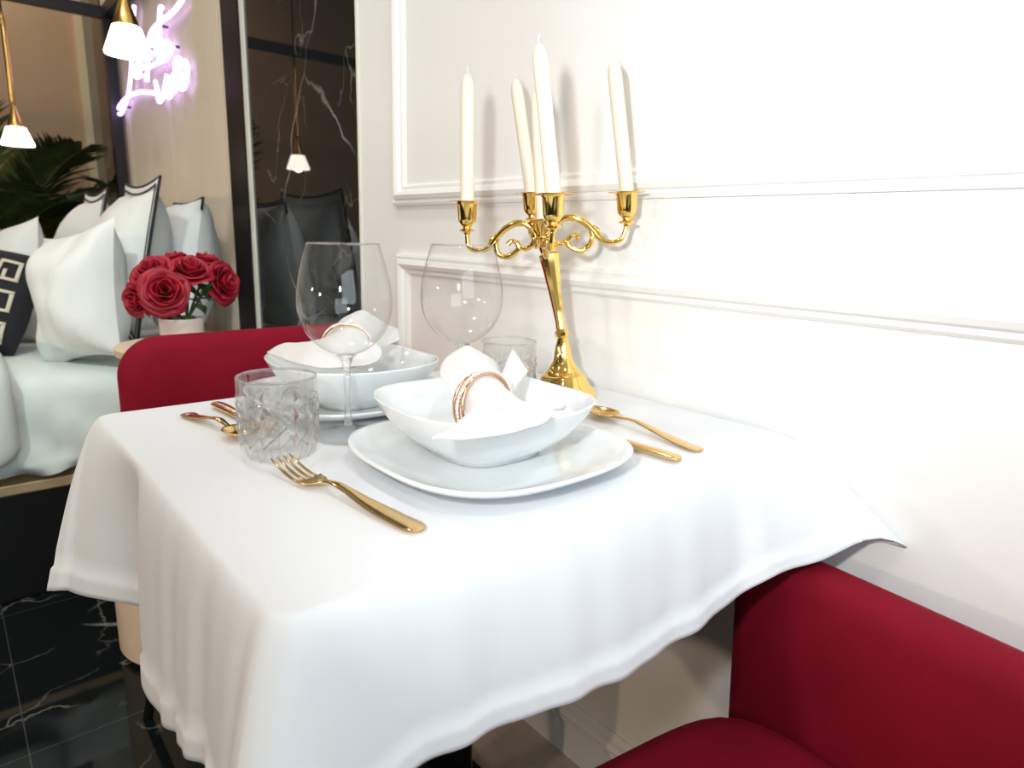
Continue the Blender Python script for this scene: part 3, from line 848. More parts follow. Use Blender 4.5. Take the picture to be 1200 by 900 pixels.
def cup(c, ax, parent, scale=1.0):
    pr = [(0.004, -0.047), (0.0042, -0.0445), (0.0105, -0.0415), (0.0108, -0.040), (0.0055, -0.0375), (0.0050, -0.0355), (0.0066, -0.034), (0.0104, -0.0285), (0.0114, -0.025), (0.0124, -0.004), (0.0140, -0.0014), (0.0228, 0.0002), (0.0229, 0.0010), (0.0130, 0.0006), (0.0116, -0.001), (0.0112, -0.020), (0.002, -0.0205)]
    return MB().add(*lathe([(r * scale * (1.2 if h > -0.036 else 1.1), h * scale) for r, h in pr], 36, c, ax)).build('candle_cup', M['gold'], parent, angle=40)
ARMS = [((-0.2100, 0.4430, 1.0405), -0.01, 'leftmost'), ((-0.0580, 0.2660, 1.0580), -0.17, 'rightmost, almost touching the wall'),
        ((-0.2050, 0.2640, 1.0470), -0.14, 'front'), ((-0.0620, 0.4660, 1.0620), -0.18, 'back')]
def px(p): return p
MAIN = [(83.1, 39.7), (83, 47.4), (80, 52), (73, 55), (64.2, 54), (56.5, 48.5), (50, 40.8), (41, 33), (28.7, 29), (17.6, 33), (11, 42), (8.7, 49.7), (12, 57.4), (18.7, 60.2), (25, 56)]
SCR = [(50, 43), (51.5, 49.7), (48.7, 59.7), (41, 65.8), (32, 64), (26, 58.5), (28.7, 51.3), (34.2, 48.5), (38, 52)]
hub = CB.lerp(CT, 1.0) - SX * 0.030
for c, lean, nm in ARMS:
    c = Vector(c)
    tilt = (Vector((0, 0, 1)) + Vector((0.762, -0.647, 0)) * lean * (0.35 if nm != 'front' else 0.25)).normalized()
    o0 = Vector((CT.x, CT.y, 0)); rad = Vector((c.x - CT.x, c.y - CT.y, 0)); R_ = rad.length
    def P(s, dn):
        q = o0 + rad * (s / 84.0)
        q.z = c.z - dn * 0.00127 + (hub.z + 0.010 - (c.z - 49.7 * 0.00127)) * max(0, 1 - s / 60.0) * 0.8
        return q
    mb = MB()
    mainp = catmull([c - tilt * 0.046] + [P(s, d) for s, d in MAIN[1:]], 6)
    mb.add(*tube(mainp, interp([(0, 0.0034), (0.35, 0.0042), (0.55, 0.0052), (0.85, 0.0044), (1, 0.0034)]), 10))
    scr = catmull([P(s, d) for s, d in SCR], 6)
    mb.add(*tube(scr, interp([(0, 0.0042), (0.4, 0.0044), (0.85, 0.0036), (1, 0.0044)]), 10))
    # acanthus nib on top of the arm and the stub that meets the hub
    a, b = P(52, 39), P(60, 49)
    mb.add(*tube([a + Vector((0, 0, 0.003)), (a + b) / 2 + Vector((0, 0, 0.0035)), b + Vector((0, 0, 0.001))], interp([(0, 0.0012), (0.5, 0.0038), (1, 0.0010)]), 8))
    st0 = P(9, 49.7)
    mb.add(*tube([st0, Vector((CT.x, CT.y, st0.z)).lerp(st0, 0.4), hub], 0.0036, 10))
    arm = mb.build('arm', M['gold'], cd)
    cup(c, tilt, arm)
cup(CT, SX, cd, 0.86)
def candle(label, c, lean, H):
    c = Vector(c)
    ax = (Vector((0, 0, 1)) + Vector((0.762, -0.647, 0)) * lean).normalized()
    b0 = c - ax * 0.019
    root = thing('candle', label, 'candle', b0, 'ivory taper candles')
    r = 0.0104
    pr = [(0.0005, 0), (r * 0.97, 0), (r, 0.004), (r * 0.985, 0.10), (r * 0.96, 0.019 + H - 0.026), (r * 0.90, 0.019 + H - 0.018), (r * 0.72, 0.019 + H - 0.011), (r * 0.42, 0.019 + H - 0.0055), (0.0012, 0.019 + H - 0.003)]
    wx = MB().add(*lathe(pr, 32, b0, ax)).build('wax', M['wax'], root, angle=60)
    tp = b0 + ax * (0.019 + H - 0.004)
    k = random.uniform(-0.003, 0.004)
    MB().add(*tube([tp, tp + ax * 0.005, tp + ax * 0.009 + RIGHT * k * 0.5, tp + ax * 0.012 + RIGHT * k * 1.4], 0.0009, 7)).build('wick', M['wick'], wx)
for (c, lean, nm), lab in zip(ARMS, ('leftmost ivory candle of the candelabra, standing straight', 'rightmost ivory candle of the candelabra, almost touching the wall',
                                    'tallest-looking ivory candle, on the front arm of the candelabra', 'ivory candle leaning left on the back arm of the candelabra')):
    candle(lab, c, lean, 0.181 if nm != 'front' else 0.184)
candle('ivory candle in the low centre socket, mostly hidden behind the front candle', CT, -0.09, 0.184)

# ------------------------------------------------------------------ velvet chairs
def rbox(mb, x0, x1, y0, y1, z0, z1, r, seg=5, fn=None):
    """rounded box as a lofted superellipse stack along z"""
    cx, cy = (x0 + x1) / 2, (y0 + y1) / 2
    rings = []
    a, b = (x1 - x0) / 2, (y1 - y0) / 2
    for i in range(seg + 1):
        t_ = math.pi / 2 * i / seg
        q = r * (1 - math.sin(t_)); rings.append((q, z0 + r * (1 - math.cos(t_))))
    for i in range(seg + 1):
        t_ = math.pi / 2 * i / seg
        q = r * (1 - math.cos(t_)); rings.append((q, z1 - r * (1 - math.sin(t_))))
    R = []
    for q, z in rings:
        R.append(superring(a - q, b - q, 5, z, 72, 0, cx, cy))
    V, F = loft(R)
    if fn: V = [fn(Vector(v)) for v in V]
    mb.add(V, F)
def back_slab(mb, hw, y0, th, z0, z1, rc, bow, taper=0.0):
    """upholstered back: rounded top corners, thickness th, bowed backwards in the middle"""
    out = []
    n = 10
    pts = [(-hw, z0), (-hw, z0 + 0.08), (-hw, (z0 + z1 - rc) / 2), (-hw, z1 - rc)]
    for i in range(1, n):
        a = math.pi - math.pi / 2 * i / n
        pts.append((-hw + rc + rc * math.cos(a), z1 - rc + rc * math.sin(a)))
    k = 14
    for i in range(k + 1): pts.append((-hw + rc + (2 * hw - 2 * rc) * i / k, z1))
    for i in range(1, n):
        a = math.pi / 2 - math.pi / 2 * i / n
        pts.append((hw - rc + rc * math.cos(a), z1 - rc + rc * math.sin(a)))
    pts += [(hw, z1 - rc), (hw, (z0 + z1 - rc) / 2), (hw, z0 + 0.08), (hw, z0)]
    for i in range(1, k): pts.append((hw - 2 * hw * i / k, z0))
    cz = (z0 + z1) / 2
    def ring(inset, y):
        R = []
        for x, z in pts:
            sx = 1 - inset / hw; sz = 1 - inset / ((z1 - z0) / 2)
            xx = x * sx; zz = cz + (z - cz) * sz
            R.append((xx * (1 + taper * (zz - z0) / (z1 - z0)), y + bow * (1 - (xx / hw) ** 2), zz))
        return R
    r = th * 0.42
    rings = [ring(hw * 0.5, y0 - 0.004), ring(r * 3, y0 - 0.003), ring(r, y0), ring(r * 0.45, y0 + r * 0.16), ring(r * 0.1, y0 + r * 0.55), ring(0, y0 + r), ring(0, y0 + th - r), ring(r * 0.3, y0 + th - r * 0.3), ring(r, y0 + th), ring(hw * 0.5, y0 + th)]
    mb.add(*loft(rings))
def chair(label, O, ang, w_, zs, zb, ty, rc=0.07, bow=0.012, taper=0.0):
    root = thing('velvet_chair', label, 'chair', (O[0], O[1], 0), 'red velvet dining chairs')
    hw = w_ / 2
    R3 = Matrix.Rotation(ang, 3, 'Z'); o3 = Vector((O[0], O[1], 0))
    def put(mb): mb.v = [o3 + R3 @ v for v in mb.v]; return mb
    mb = MB(); rbox(mb, -hw, hw, -0.24, ty + 0.02, zs - 0.105, zs, 0.042, 6, lambda v: v + Vector((0, 0, 0.012 * max(0, 1 - (v.x / hw) ** 2) * max(0, 1 - (v.y / 0.24) ** 2)) if v.z > zs - 0.03 else Vector((0, 0, 0))))
    put(mb).build('seat', M['velvet'], root)
    mb = MB(); back_slab(mb, hw, ty, 0.070, zs - 0.09, zb, rc, bow, taper)
    put(mb).build('backrest', M['velvet'], root)
    for sx in (-1, 1):
        for sy, yy in ((-1, -0.20), (1, 0.19)):
            top = Vector((sx * (hw - 0.06), yy, zs - 0.10)); bot = Vector((sx * (hw + 0.012), yy + sy * 0.035, 0.0))
            mb = MB(); mb.add(*tube([top, bot], lambda t_: 0.014 - 0.005 * t_, 12))
            put(mb).build('leg', M['black_metal'], root)
    return root
chair('red velvet chair with a straight back on the far side of the table', (-0.308, 0.775), 0.0, 0.565, 0.445, 0.788, 0.205, 0.075, 0.010)
chair('red velvet chair at lower right, backed against the white wall', (-0.333, -0.206), math.radians(-98), 0.50, 0.422, 0.626, 0.200, 0.055, 0.006, 0.07)

# ------------------------------------------------------------------ pedestal, vase and roses
pc = Vector((-0.42, 1.262, 0))
pd = thing('pedestal_table', 'round cream pedestal table with a black foot behind the far chair', 'side table', pc)
MB().add(*lathe([(0.01, 0.0), (0.172, 0.0), (0.172, 0.012)], 64, pc)).build('foot', M['black'], pd, angle=40)
MB().add(*lathe([(0.176, 0.012), (0.180, 0.016), (0.180, 0.36), (0.174, 0.385), (0.120, 0.42), (0.095, 0.47), (0.090, 0.66), (0.100, 0.70), (0.128, 0.713), (0.130, 0.728), (0.127, 0.732), (0.01, 0.732)], 64, pc)).build('body', M['cream'], pd, angle=40)
vc = Vector((-0.412, 1.255, 0.732))
vs = thing('flower_vase', 'round pale vase on the cream pedestal behind the far chair', 'vase', vc)
MB().add(*lathe([(0.01, 0), (0.043, 0), (0.046, 0.004), (0.0462, 0.056), (0.0455, 0.060), (0.0425, 0.060), (0.041, 0.056), (0.041, 0.01), (0.005, 0.008)], 48, vc)).build('vase_body', M['vase'], vs, angle=50)
def rose(label, head, rad, face, foot, group='red roses in the pale vase', leaf=True):
    head = Vector(head); face = Vector(face).normalized(); foot = Vector(foot)
    root = thing('red_rose', label, 'rose', foot, group)
    u = face.orthogonal().normalized(); v = face.cross(u)
    mb = MB(); n, m = 9, 7
    K = 17
    for k in range(K):
        a0 = k * 2.39996 + random.uniform(-0.2, 0.2)
        f = k / (K - 1)
        Rk = rad * (0.14 + 0.80 * f ** 0.85); Hk = rad * (1.25 - 0.45 * f ** 1.4); half = 1.15 - 0.30 * f
        openk = 0.10 + 0.60 * f ** 1.6
        V = []
        for j in range(m):
            t_ = j / (m - 1)
            for i in range(n):
                s = -1 + 2 * i / (n - 1)
                wdt = half * (0.45 + 0.75 * math.sin(math.pi * min(0.62, 0.12 + t_ * 0.55)))
                th = a0 + s * wdt
                r = Rk * (0.25 + 0.80 * math.sin(t_ * 1.45)) + openk * rad * 0.34 * max(0, t_ - 0.55) ** 1.3 * 3.0
                h = Hk * (t_ ** 0.9) * (1 - 0.22 * s * s * t_) - openk * rad * 0.5 * max(0, t_ - 0.62) ** 1.5 * 3.2 - rad * 0.55
                r += rad * 0.045 * math.sin(s * 5 + k * 1.7) * t_ ** 2
                h += rad * 0.05 * math.sin(s * 4 + k) * t_ ** 2
                V.append(head + (u * math.cos(th) + v * math.sin(th)) * r + face * h)
        mb.add(V, grid_faces(m, n))
    b = mb.build('bloom', M['rose'], root); solid(b, 0.0007, 0)
    low = head - face * rad * 0.55
    mid = (low + foot) / 2 - face * 0.008; mid.z = max(mid.z, (low.z + foot.z) / 2)
    path = catmull([low + face * 0.004, low - face * 0.014, mid, foot], 6)
    stm = MB().add(*tube(path, 0.0028, 8)).build('stem', M['stem'], root)
    mb = MB()
    for k in range(5):
        a = 2 * math.pi * k / 5
        d = u * math.cos(a) + v * math.sin(a)
        tip = low + d * rad * 0.62 - face * rad * 0.20
        s2 = d.cross(face)
        q = (low + tip) / 2 + face * rad * 0.06
        mb.add([low - s2 * 0.003, low + s2 * 0.003, q + s2 * rad * 0.13, tip, q - s2 * rad * 0.13], [(0, 1, 2, 3, 4)])
    mb.build('sepals', M['leaf'], root)
    if leaf:
        for k in range(3):
            p = path[8 + k * 3]
            ang = random.uniform(0, 6.28)
            d = Vector((math.cos(ang), math.sin(ang), random.uniform(-0.5, 0.2))).normalized()
            sd = d.cross(Vector((0, 0, 1))).normalized(); upv = sd.cross(d)
            Ll, Wl = random.uniform(0.040, 0.056), random.uniform(0.011, 0.015)
            V = []
            for j in range(7):
                t_ = j / 6
                wd = Wl * math.sin(math.pi * (0.04 + 0.94 * t_ ** 0.8))
                for s in (-1, 0, 1):
                    V.append(p + d * Ll * t_ + sd * wd * s + upv * (0.004 * abs(s) - 0.014 * t_ * t_))
            MB().add(V, grid_faces(7, 3)).build('leaf', M['leaf'], stm)
    return root
vtop = vc + Vector((0, 0, 0.03))
def imgpt(x, y, Y):
    """a point on the plane at depth Y seen at (x, y) of the photograph"""
    d = RIGHT * ((x - 600) / 785.0) + DOWN * ((y - 450) / 785.0) + FWD
    return CAM + d * ((Y - CAM.y) / d.y)
ROSES = [('red rose at the front of the bouquet, facing the room', (193, 341), 1.205, 0.047, (-0.25, -0.9, 0.25)),
         ('upright red rose at the top centre of the bouquet', (224, 317), 1.235, 0.044, (0.05, -0.5, 0.8)),
         ('red rose at the right end of the bouquet', (262, 331), 1.245, 0.045, (0.55, -0.75, 0.15)),
         ('wide open red rose at the upper left of the bouquet', (178, 319), 1.255, 0.044, (-0.5, -0.35, 0.7)),
         ('drooping red rose at the lower left of the bouquet', (161, 351), 1.245, 0.036, (-0.85, -0.5, -0.05)),
         ('red rose behind the upright one, toward the right of the bouquet', (243, 309), 1.300, 0.038, (0.35, 0.1, 0.85)),
         ('red rose at the back of the bouquet, its top just showing', (204, 308), 1.315, 0.038, (-0.1, 0.3, 0.9))]
for i, (lab, (x, y), Y, r, f) in enumerate(ROSES):
    a = 2 * math.pi * i / 7
    rose(lab, imgpt(x, y, Y), r, f, vtop + Vector((0.022 * math.cos(a), 0.022 * math.sin(a), -0.015)))

# ------------------------------------------------------------------ bed
BY0, BY1 = 1.69, 3.555
bd = thing('bed', 'double bed with white sheets on a black base along the fluted wall', 'bed', (-1.0, 2.6, 0))
o = MB().add(*box(-2.2, -0.02, 1.70, BY1, 0.0, 0.300)).build('base', M['black'], bd, False); bevel(o, 0.006)
o = MB().add(*box(-2.2, -0.02, 1.688, BY1 + 0.01, 0.300, 0.328)).build('gold_trim', M['gold_strip'], bd, False); bevel(o, 0.003)
mb = MB(); rbox(mb, -2.15, -0.035, 1.715, BY1 - 0.02, 0.328, 0.592, 0.06, 5)
mb.build('mattress', M['sheet'], bd)
def sheet():
    X = [-2.14 + 2.09 * i / 150 for i in range(151)]
    prof = [(3.55, 0.600), (2.9, 0.602), (2.2, 0.602), (1.9, 0.601), (1.80, 0.600), (1.755, 0.597), (1.722, 0.586), (1.703, 0.566), (1.695, 0.54), (1.690, 0.50), (1.686, 0.46), (1.683, 0.42), (1.681, 0.38), (1.680, 0.345)]
    V = []
    for j, (y, z) in enumerate(prof):
        for x in X:
            dn = max(0, 0.60 - z) / 0.26
            dg = math.sin((x * 0.9 + (z - 0.6) * 1.15) * 34) * 0.5 + math.sin((x * 1.0 + (z - 0.6) * 1.5) * 61 + 1.2) * 0.35
            yy = y - 0.030 * dg * dn ** 0.8
            zz = z + (0.004 * noise.noise(Vector((x * 5, y * 5, 0))) if dn < 0.05 else 0)
            if j == len(prof) - 1: zz += 0.012 * abs(math.sin(x * 28)) - 0.004
            V.append((x, yy, zz))
    return MB().add(V, grid_faces(len(prof), len(X)))
s_ = sheet().build('sheet', M['sheet'], bd); solid(s_, 0.003, 1.0)

def duvet():
    prof = catmull([(0, y, z) for y, z in ((2.30, 0.618), (2.22, 0.665), (2.05, 0.705), (1.85, 0.712), (1.73, 0.705), (1.655, 0.675), (1.622, 0.60), (1.612, 0.52), (1.614, 0.44), (1.622, 0.395), (1.640, 0.392), (1.652, 0.43), (1.656, 0.52), (1.660, 0.600), (1.700, 0.618), (1.90, 0.614), (2.10, 0.613))], 4, True)
    rings = []
    for i in range(70):
        t_ = i / 69; x = -2.12 + 1.405 * t_
        e = max(0.0, (x + 0.825) / 0.11); k = math.sqrt(max(0.0, 1 - e * e)) if e > 0 else 1.0
        ring = []
        for q in prof:
            # the end closes towards the inner line that lies on the sheet
            inner = Vector((0, min(max(q.y, 1.668), 2.2), 0.625)) if q.y > 1.664 else Vector((0, 1.650, max(0.44, min(q.z, 0.62))))
            p = inner.lerp(q, 0.15 + 0.85 * k)
            nz = noise.noise(Vector((x * 5, q.y * 6, q.z * 6))) * 0.012 + noise.noise(Vector((x * 13, q.y * 9, q.z * 5))) * 0.006
            out = Vector((0, q.y - 1.75, q.z - 0.56))
            on_top = q.z > 0.625 or q.y < 1.63
            ring.append(Vector((x, p.y, p.z)) + (out.normalized() * nz if on_top and out.length > 0 else Vector((0, 0, 0))))
        rings.append(ring)
    return MB().add(*loft(rings))
dv = duvet()
o = dv.build('duvet', M['sheet']); tag(o, 'thick white duvet heaped on the bed at the left edge', 'duvet')

# pillows
def pillow_frame(c, n, lean_up):
    n = Vector(n).normalized(); up = Vector(lean_up); up = (up - n * up.dot(n)).normalized()
    a = up.cross(n)
    return Vector(c), a, up, n
def pillow_mesh(fr, w_, h, th, pinch=0.07, flange=0.0, seed=0.0, wr=0.006, N_=26, ears=0.0):
    c, a, up, n = fr
    V = []; m = N_ + 1
    def pt(u, v, side):
        x = u * w_ / 2 * (1 - pinch * (1 - v * v)); y = v * h / 2 * (1 - pinch * (1 - u * u))
        k = max(0.0, (1 - abs(u) ** 2.4)) * max(0.0, (1 - abs(v) ** 2.4))
        z = side * th / 2 * k ** 0.55
        q = c + a * x + up * y + n * z
        q += n * noise.noise(Vector((x * 9 + seed, y * 9, side * 2.0))) * wr * k ** 0.3 * 2
        q += n * side * (noise.noise(Vector((x * 22 + seed, y * 8, 5.0)))) * wr * 0.8 * (1 - k) * (k > 0)
        return q
    mb = MB()
    for side in (1, -1):
        V = [pt(-1 + 2 * i / N_, -1 + 2 * j / N_, side) for j in range(m) for i in range(m)]
        F = grid_faces(m, m)
        if side < 0: F = [f[::-1] for f in F]
        mb.add(V, F)
    def edge(s, off=0.0, zz=0.0, corner=0.0):
        P = []
        for side in range(4):
            for i in range(12):
                q = -1 + 2 * i / 12
                u, v = ((q, -1), (1, q), (-q, 1), (-1, -q))[side]
                x = u * (w_ / 2) * (1 - pinch * (1 - v * v)); y = v * (h / 2) * (1 - pinch * (1 - u * u))
                L = math.hypot(u, v)
                P.append(c + a * (x + u * off) * s + up * (y + v * off) * s + n * (zz + corner * (abs(u * v)) ** 6))
        return P
    return mb, edge
def pillow(label, c, n, up, w_, h, th, group=None, mat_='pillow', flange=0.0, stripe=False, piping=False, seed=0.0, pinch=0.07, corner=0.0, name='pillow', wr=0.006):
    fr = pillow_frame(c, n, up); c_ = fr[0]
    mb, edge = pillow_mesh(fr, w_, h, th, pinch, flange, seed, wr)
    root = thing(name, label, 'pillow', c, group)
    mb.build('cover', M[mat_], root)
    if flange:
        e0, e1, e2 = edge(1.0, -0.004), edge(1.0, flange * 0.5, 0.0, corner * 0.4), edge(1.0, flange, 0.0, corner)
        k = len(e0)
        V = e0 + e1 + e2
        f_ = MB().add(V, grid_faces(3, k, True)).build('flange', M[mat_], root); solid(f_, 0.004, 0)
        if stripe:
            i0, i1 = edge(1.0, flange * 0.22, 0.005, corner * 0.10), edge(1.0, flange * 0.40, 0.005, corner * 0.3)
            V = i0 + i1
            s2 = MB().add(V, grid_faces(2, k, True)).build('stripe', M['pipe'], root); solid(s2, 0.002, 0)
    if piping:
        ed = edge(1.0, flange, 0.0, corner)
        if piping == 'top': ed = [p_ for p_ in ed if (p_ - c_).dot(fr[2]) > h * 0.40]
        MB().add(*tube(ed, 0.0045, 8, piping != 'top')).build('piping', M['pipe'], root)
    return root
PILL = 'pillows on the bed'
pillow('white pillow wedged against the fluted wall behind the striped pillow, nearest the roses', (-0.165, 2.18, 0.845), (-0.97, 0.05, 0.16), (0.06, 0.02, 1), 0.42, 0.48, 0.22, PILL, piping='top', seed=1.0, pinch=0.05)
pillow('white pillow with dark border stripe and piping, nearest the roses', (-0.335, 2.10, 0.885), (-0.97, 0.02, 0.20), (0.19, 0, 0.98), 0.44, 0.44, 0.22, PILL, flange=0.035, stripe=True, piping=True, seed=2.0, pinch=0.10)
pillow('white pillow with dark border stripe and piping, farther along the wall', (-0.37, 2.68, 0.870), (-0.97, 0.02, 0.20), (0.19, 0, 0.98), 0.44, 0.44, 0.22, PILL, flange=0.035, stripe=True, piping=True, seed=4.0, pinch=0.10)
pillow('large plain white pillow propped in front of the others', (-0.514, 1.885, 0.793), (-0.90, -0.40, 0.20), (0.08, 0.28, 1), 0.325, 0.395, 0.21, PILL, seed=5.0, pinch=0.11, wr=0.016)
pillow('plain pillow at the left, behind the black patterned cushion', (-0.655, 2.52, 0.765), (-0.88, -0.42, 0.22), (0.06, 0.32, 1), 0.42, 0.42, 0.20, PILL, seed=7.0)
# black cushion with a cream key pattern
kc = Vector((-0.752, 2.22, 0.762))
kroot = pillow('black cushion with a cream key pattern at the left edge of the bed', kc, (-0.55, -0.72, 0.42), (0.34, 0.26, 0.9), 0.34, 0.31, 0.13, PILL, mat_='darkcush', seed=9.0, pinch=-0.08, name='cushion', wr=0.002)
def key_pattern():
    fr = pillow_frame(kc, (-0.55, -0.72, 0.42), (0.34, 0.26, 0.9)); c, a, up, n = fr
    mb = MB(); w_, h, th, pinch = 0.34, 0.31, 0.13, -0.08
    def pt(u, v):
        x = u * w_ / 2 * (1 - pinch * (1 - v * v)); y = v * h / 2 * (1 - pinch * (1 - u * u))
        k = max(0.0, (1 - abs(u) ** 2.4)) * max(0.0, (1 - abs(v) ** 2.4))
        return c + a * x + up * y + n * (th / 2 * k ** 0.55 + 0.004)
    def bar(u0, u1, v0, v1):
        nu = max(1, int(abs(u1 - u0) / 0.06)); nv = max(1, int(abs(v1 - v0) / 0.06))
        V = [pt(u0 + (u1 - u0) * i / nu, v0 + (v1 - v0) * j / nv) for j in range(nv + 1) for i in range(nu + 1)]
        mb.add(V, grid_faces(nv + 1, nu + 1))
    t_ = 0.055
    for v in (0.72, 0.12, -0.48):
        for k in range(4):
            u = -0.78 + k * 0.42
            bar(u, u + 0.34, v, v + t_); bar(u + 0.34 - t_, u + 0.34, v - 0.30, v); bar(u + 0.10, u + 0.34, v - 0.30 - t_, v - 0.30)
            bar(u + 0.10, u + 0.10 + t_, v - 0.30, v - 0.14); bar(u, u + t_, v - 0.36, v)
    return mb
kp = key_pattern().build('key_pattern', M['key'], kroot, label='cream key pattern'); solid(kp, 0.002, 0)

# canopy frame of black metal
cf = thing('bed_canopy_frame', 'black metal canopy frame over the bed', 'bed canopy', (-0.04, 3.62, 0))
def bar3(p, q, r=0.024):
    p, q = Vector(p), Vector(q)
    d = (q - p).normalized(); s = d.orthogonal().normalized()
    s = d.cross(Vector((0, 0, 1))) if abs(d.z) < 0.9 else Vector((1, 0, 0))
    s.normalize(); t_ = d.cross(s)
    V = [e + s * i * r + t_ * j * r for e in (p, q) for i, j in ((-1, -1), (1, -1), (1, 1), (-1, 1))]
    return V, [(3, 2, 1, 0), (4, 5, 6, 7), (0, 1, 5, 4), (1, 2, 6, 5), (2, 3, 7, 6), (3, 0, 4, 7)]
MB().add(*bar3((-0.045, 3.60, 0.0), (-0.045, 3.60, 2.00))).build('post', M['black_metal'], cf, False)
MB().add(*bar3((-0.045, 3.60, 1.985), (-0.045, 1.66, 1.985))).build('side_beam', M['black_metal'], cf, False)
MB().add(*bar3((-0.045, 3.60, 1.985), (-2.2, 3.60, 1.985))).build('far_beam', M['black_metal'], cf, False)
MB().add(*bar3((-2.2, 3.60, 0.0), (-2.2, 3.60, 2.0))).build('post', M['black_metal'], cf, False)
MB().add(*bar3((-2.2, 3.60, 1.985), (-2.2, 1.66, 1.985))).build('foot_beam', M['black_metal'], cf, False)

# ------------------------------------------------------------------ pendant lamps
def pendant(label, c, k=1.0):
    """c is the middle of the glass shade"""
    c = Vector(c); root = thing('pendant_lamp', label, 'pendant lamp', (c.x, c.y, ZC), 'brass and milk glass pendants')
    MB().add(*tube([c + Vector((0, 0, 0.42 * k)), Vector((c.x, c.y, ZC))], 0.003, 8)).build('cord', M['black'], root)
    MB().add(*lathe([(0.0055, 0.105), (0.0095, 0.12), (0.0095, 0.30), (0.0085, 0.385), (0.002, 0.425)], 16, c)).build('rod', M['brass'], root)
    MB().add(*lathe([(0.028, 0.030), (0.029, 0.033), (0.014, 0.080), (0.006, 0.107)], 32, c)).build('cap', M['brass'], root, angle=40)
    MB().add(*lathe([(0.040, -0.033), (0.0515, -0.032), (0.0525, -0.027), (0.031, 0.031), (0.028, 0.033)], 40, c)).build('glass_shade', M['lampglass'], root, angle=50)
    d = bpy.data.lights.new('pendant_bulb', 'POINT'); d.energy = 2.2; d.color = (1.0, 0.82, 0.55); d.shadow_soft_size = 0.02
    l = bpy.data.objects.new('pendant_bulb', d); col.objects.link(l); l.parent = root; l.location = (0, 0, c.z - ZC - 0.022)
    return root
pendant('nearer brass pendant lamp with a glowing white shade, before the neon sign', imgpt(149.5, 48, 1.55))
pendant('farther brass pendant lamp with a glowing white shade, before the palm', imgpt(20, 160, 2.78))

# ------------------------------------------------------------------ neon sign
NE = [[(3.09, 1.913), (3.13, 1.859), (3.17, 1.782), (3.21, 1.73), (3.28, 1.645), (3.35, 1.587), (3.45, 1.548), (3.53, 1.525), (3.59, 1.535), (3.55, 1.563), (3.36, 1.58), (3.11, 1.569), (2.87, 1.533)],
      [(2.39, 1.784), (2.52, 1.77), (2.7, 1.771), (2.83, 1.766), (2.9, 1.739), (2.94, 1.684), (2.98, 1.596)],
      [(2.66, 1.814), (2.69, 1.817), (2.72, 1.762), (2.75, 1.69), (2.77, 1.642)],
      [(3.19, 1.667), (3.11, 1.688), (3.05, 1.672), (3.09, 1.652), (3.17, 1.652), (3.16, 1.636), (3.07, 1.632)],
      [(2.92, 1.642), (2.81, 1.639), (2.68, 1.632), (2.6, 1.644), (2.59, 1.667), (2.64, 1.69), (2.68, 1.683), (2.7, 1.65), (2.66, 1.628)],
      [(2.84, 1.707), (2.81, 1.738), (2.76, 1.74)], [(2.91, 1.691), (2.82, 1.681), (2.71, 1.683), (2.56, 1.658)],
      [(2.85, 1.576), (2.83, 1.537), (2.82, 1.495), (2.77, 1.501), (2.71, 1.537), (2.67, 1.573)],
      [(2.66, 1.569), (2.67, 1.53), (2.68, 1.493), (2.62, 1.503), (2.58, 1.564)], [(2.55, 1.57), (2.57, 1.527), (2.57, 1.497)],
      [(2.55, 1.57), (2.53, 1.606), (2.49, 1.607), (2.48, 1.596)],
      [(2.48, 1.56), (2.5, 1.513), (2.47, 1.496), (2.42, 1.516), (2.4, 1.552), (2.42, 1.584), (2.47, 1.582), (2.5, 1.553)]]
ns = thing('neon_sign', 'white neon script sign glowing on the fluted wall', 'neon sign', (-0.03, 2.9, 1.65))
for st in NE:
    P = [Vector((-0.035, y, z)) for y, z in st]
    MB().add(*tube(catmull(P, 6), 0.0085, 8)).build('neon_stroke', M['neon'], ns)
    for e in (P[0], P[-1]):
        pass
for st in NE[:5]:
    p = Vector((-0.035, *st[len(st) // 2]))
    MB().add(*tube([p, p + Vector((0.037, 0, 0))], 0.005, 8)).build('standoff', M['black_metal'], ns)

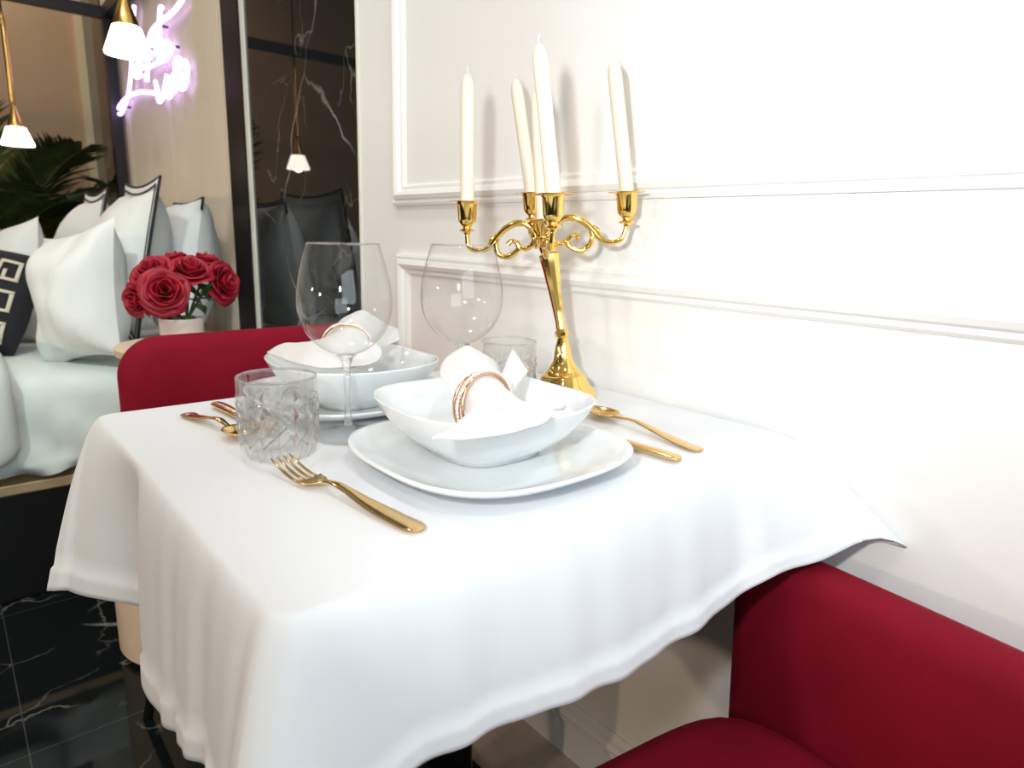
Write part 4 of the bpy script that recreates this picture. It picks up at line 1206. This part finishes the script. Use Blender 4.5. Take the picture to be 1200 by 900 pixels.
# ------------------------------------------------------------------ palm
pr0 = Vector((-0.64, 4.20, 0))
pm = thing('potted_palm', 'tall green palm in a pot in the far corner beyond the bed', 'palm', pr0)
MB().add(*lathe([(0.02, 0), (0.13, 0), (0.15, 0.02), (0.18, 0.30), (0.185, 0.31), (0.17, 0.31), (0.165, 0.27), (0.01, 0.26)], 40, pr0)).build('pot', M['black'], pm, angle=40)
def frond(base, d, L, droop):
    d = Vector(d).normalized(); mb = MB()
    spine = []
    for i in range(22):
        t_ = i / 21
        p = Vector(base) + d * L * t_ + Vector((0, 0, -droop * L * t_ ** 2.2))
        p.x = min(p.x, -0.04); p.y = min(p.y, YE - 0.03)
        spine.append(p)
    mb.add(*tube(spine, lambda t_: 0.006 * (1 - 0.8 * t_) + 0.0008, 6))
    for i in range(5, 22):
        for sub in (0, 0.5):
            if i == 21 and sub: continue
            t_ = (i + sub) / 21
            p = spine[i].lerp(spine[min(i + 1, 21)], sub)
            tan = (spine[min(i + 1, 21)] - spine[i - 1]).normalized()
            sd = tan.cross(Vector((0, 0, 1))).normalized()
            for s in (-1, 1):
                ll = (0.34 * math.sin(math.pi * (0.12 + 0.80 * t_)) + 0.02) * L / 0.8
                dd = (sd * s * 0.85 + tan * 0.55 + Vector((0, 0, 0.18 + random.uniform(-0.12, 0.1)))).normalized()
                wd = dd.cross(sd.cross(tan)).normalized() * 0.0105
                e = p + dd * ll + Vector((0, 0, -0.10 * ll)); q = p + dd * ll * 0.5 + Vector((0, 0, 0.008))
                k = len(mb.v)
                vs_ = [p - wd * 0.4, p + wd * 0.4, q + wd, q - wd, e]
                for z_ in vs_: z_.x = min(z_.x, -0.035); z_.y = min(z_.y, YE - 0.02)
                mb.add(vs_, [(0, 1, 2, 3), (3, 2, 4)])
    return mb
FR = [((-0.52, 3.96, 0.85), (0.35, -0.30, 0.80), 0.85, 0.28), ((-0.55, 3.95, 0.78), (0.28, -0.52, 0.62), 0.75, 0.30), ((-0.55, 3.92, 0.60), (0.30, -0.50, 0.42), 0.72, 0.30), ((-0.5, 3.95, 0.70), (0.48, -0.30, 0.38), 0.70, 0.28), ((-0.48, 4.02, 0.85), (0.50, -0.22, 0.50), 0.85, 0.30), ((-0.52, 4.00, 0.75), (0.42, -0.50, 0.52), 0.75, 0.40), ((-0.55, 4.05, 0.9), (-0.15, -0.20, 0.95), 0.80, 0.10), ((-0.45, 4.08, 0.75), (0.62, 0.02, 0.25), 0.62, 0.25),
      ((-0.50, 3.98, 0.65), (0.40, -0.45, 0.30), 0.68, 0.40), ((-0.55, 4.05, 0.8), (-0.6, -0.2, 0.5), 0.85, 0.35), ((-0.52, 4.10, 0.85), (0.22, 0.10, 0.75), 0.75, 0.22), ((-0.56, 3.98, 0.7), (-0.35, -0.55, 0.45), 0.80, 0.35), ((-0.50, 4.00, 0.80), (0.20, -0.48, 0.62), 0.85, 0.42), ((-0.48, 4.04, 0.55), (0.55, -0.25, 0.12), 0.66, 0.20), ((-0.52, 4.0, 0.6), (0.1, -0.6, 0.2), 0.7, 0.25)]
for b, d, L, dr in FR:
    b = Vector(b)
    o = frond(b, d, L, dr).build('frond', M['palm'], pm, False); solid(o, 0.001, 0)
    MB().add(*tube(catmull([pr0 + Vector((random.uniform(-0.05, 0.05), random.uniform(-0.05, 0.05), 0.25)), (pr0 + b) / 2 + Vector((0, 0, 0.15)), b], 5), 0.008, 8)).build('stalk', M['trunk'], pm)

# roses on the far side of the bed
sc_ = Vector((-0.33, 3.90, 0))
st_ = thing('bedside_stand', 'dark stand at the far side of the bed, hidden by the pillows', 'side table', sc_)
MB().add(*lathe([(0.01, 0), (0.13, 0), (0.13, 0.02), (0.03, 0.04), (0.03, 0.70), (0.15, 0.715), (0.15, 0.735), (0.01, 0.735)], 40, sc_)).build('stand_body', M['black'], st_, angle=40)
v2 = copy_tree(vs); v2.location = (sc_.x, sc_.y, 0.735); v2['label'] = 'pale vase on the far bedside stand, hidden behind the pillows'
hd = imgpt(66, 268, 3.86)
rose('red rose peeking above the pillows at the far side of the bed', hd, 0.05, (-0.3, -0.7, 0.6), (sc_.x, sc_.y, 0.755), 'rose beyond the bed', False)
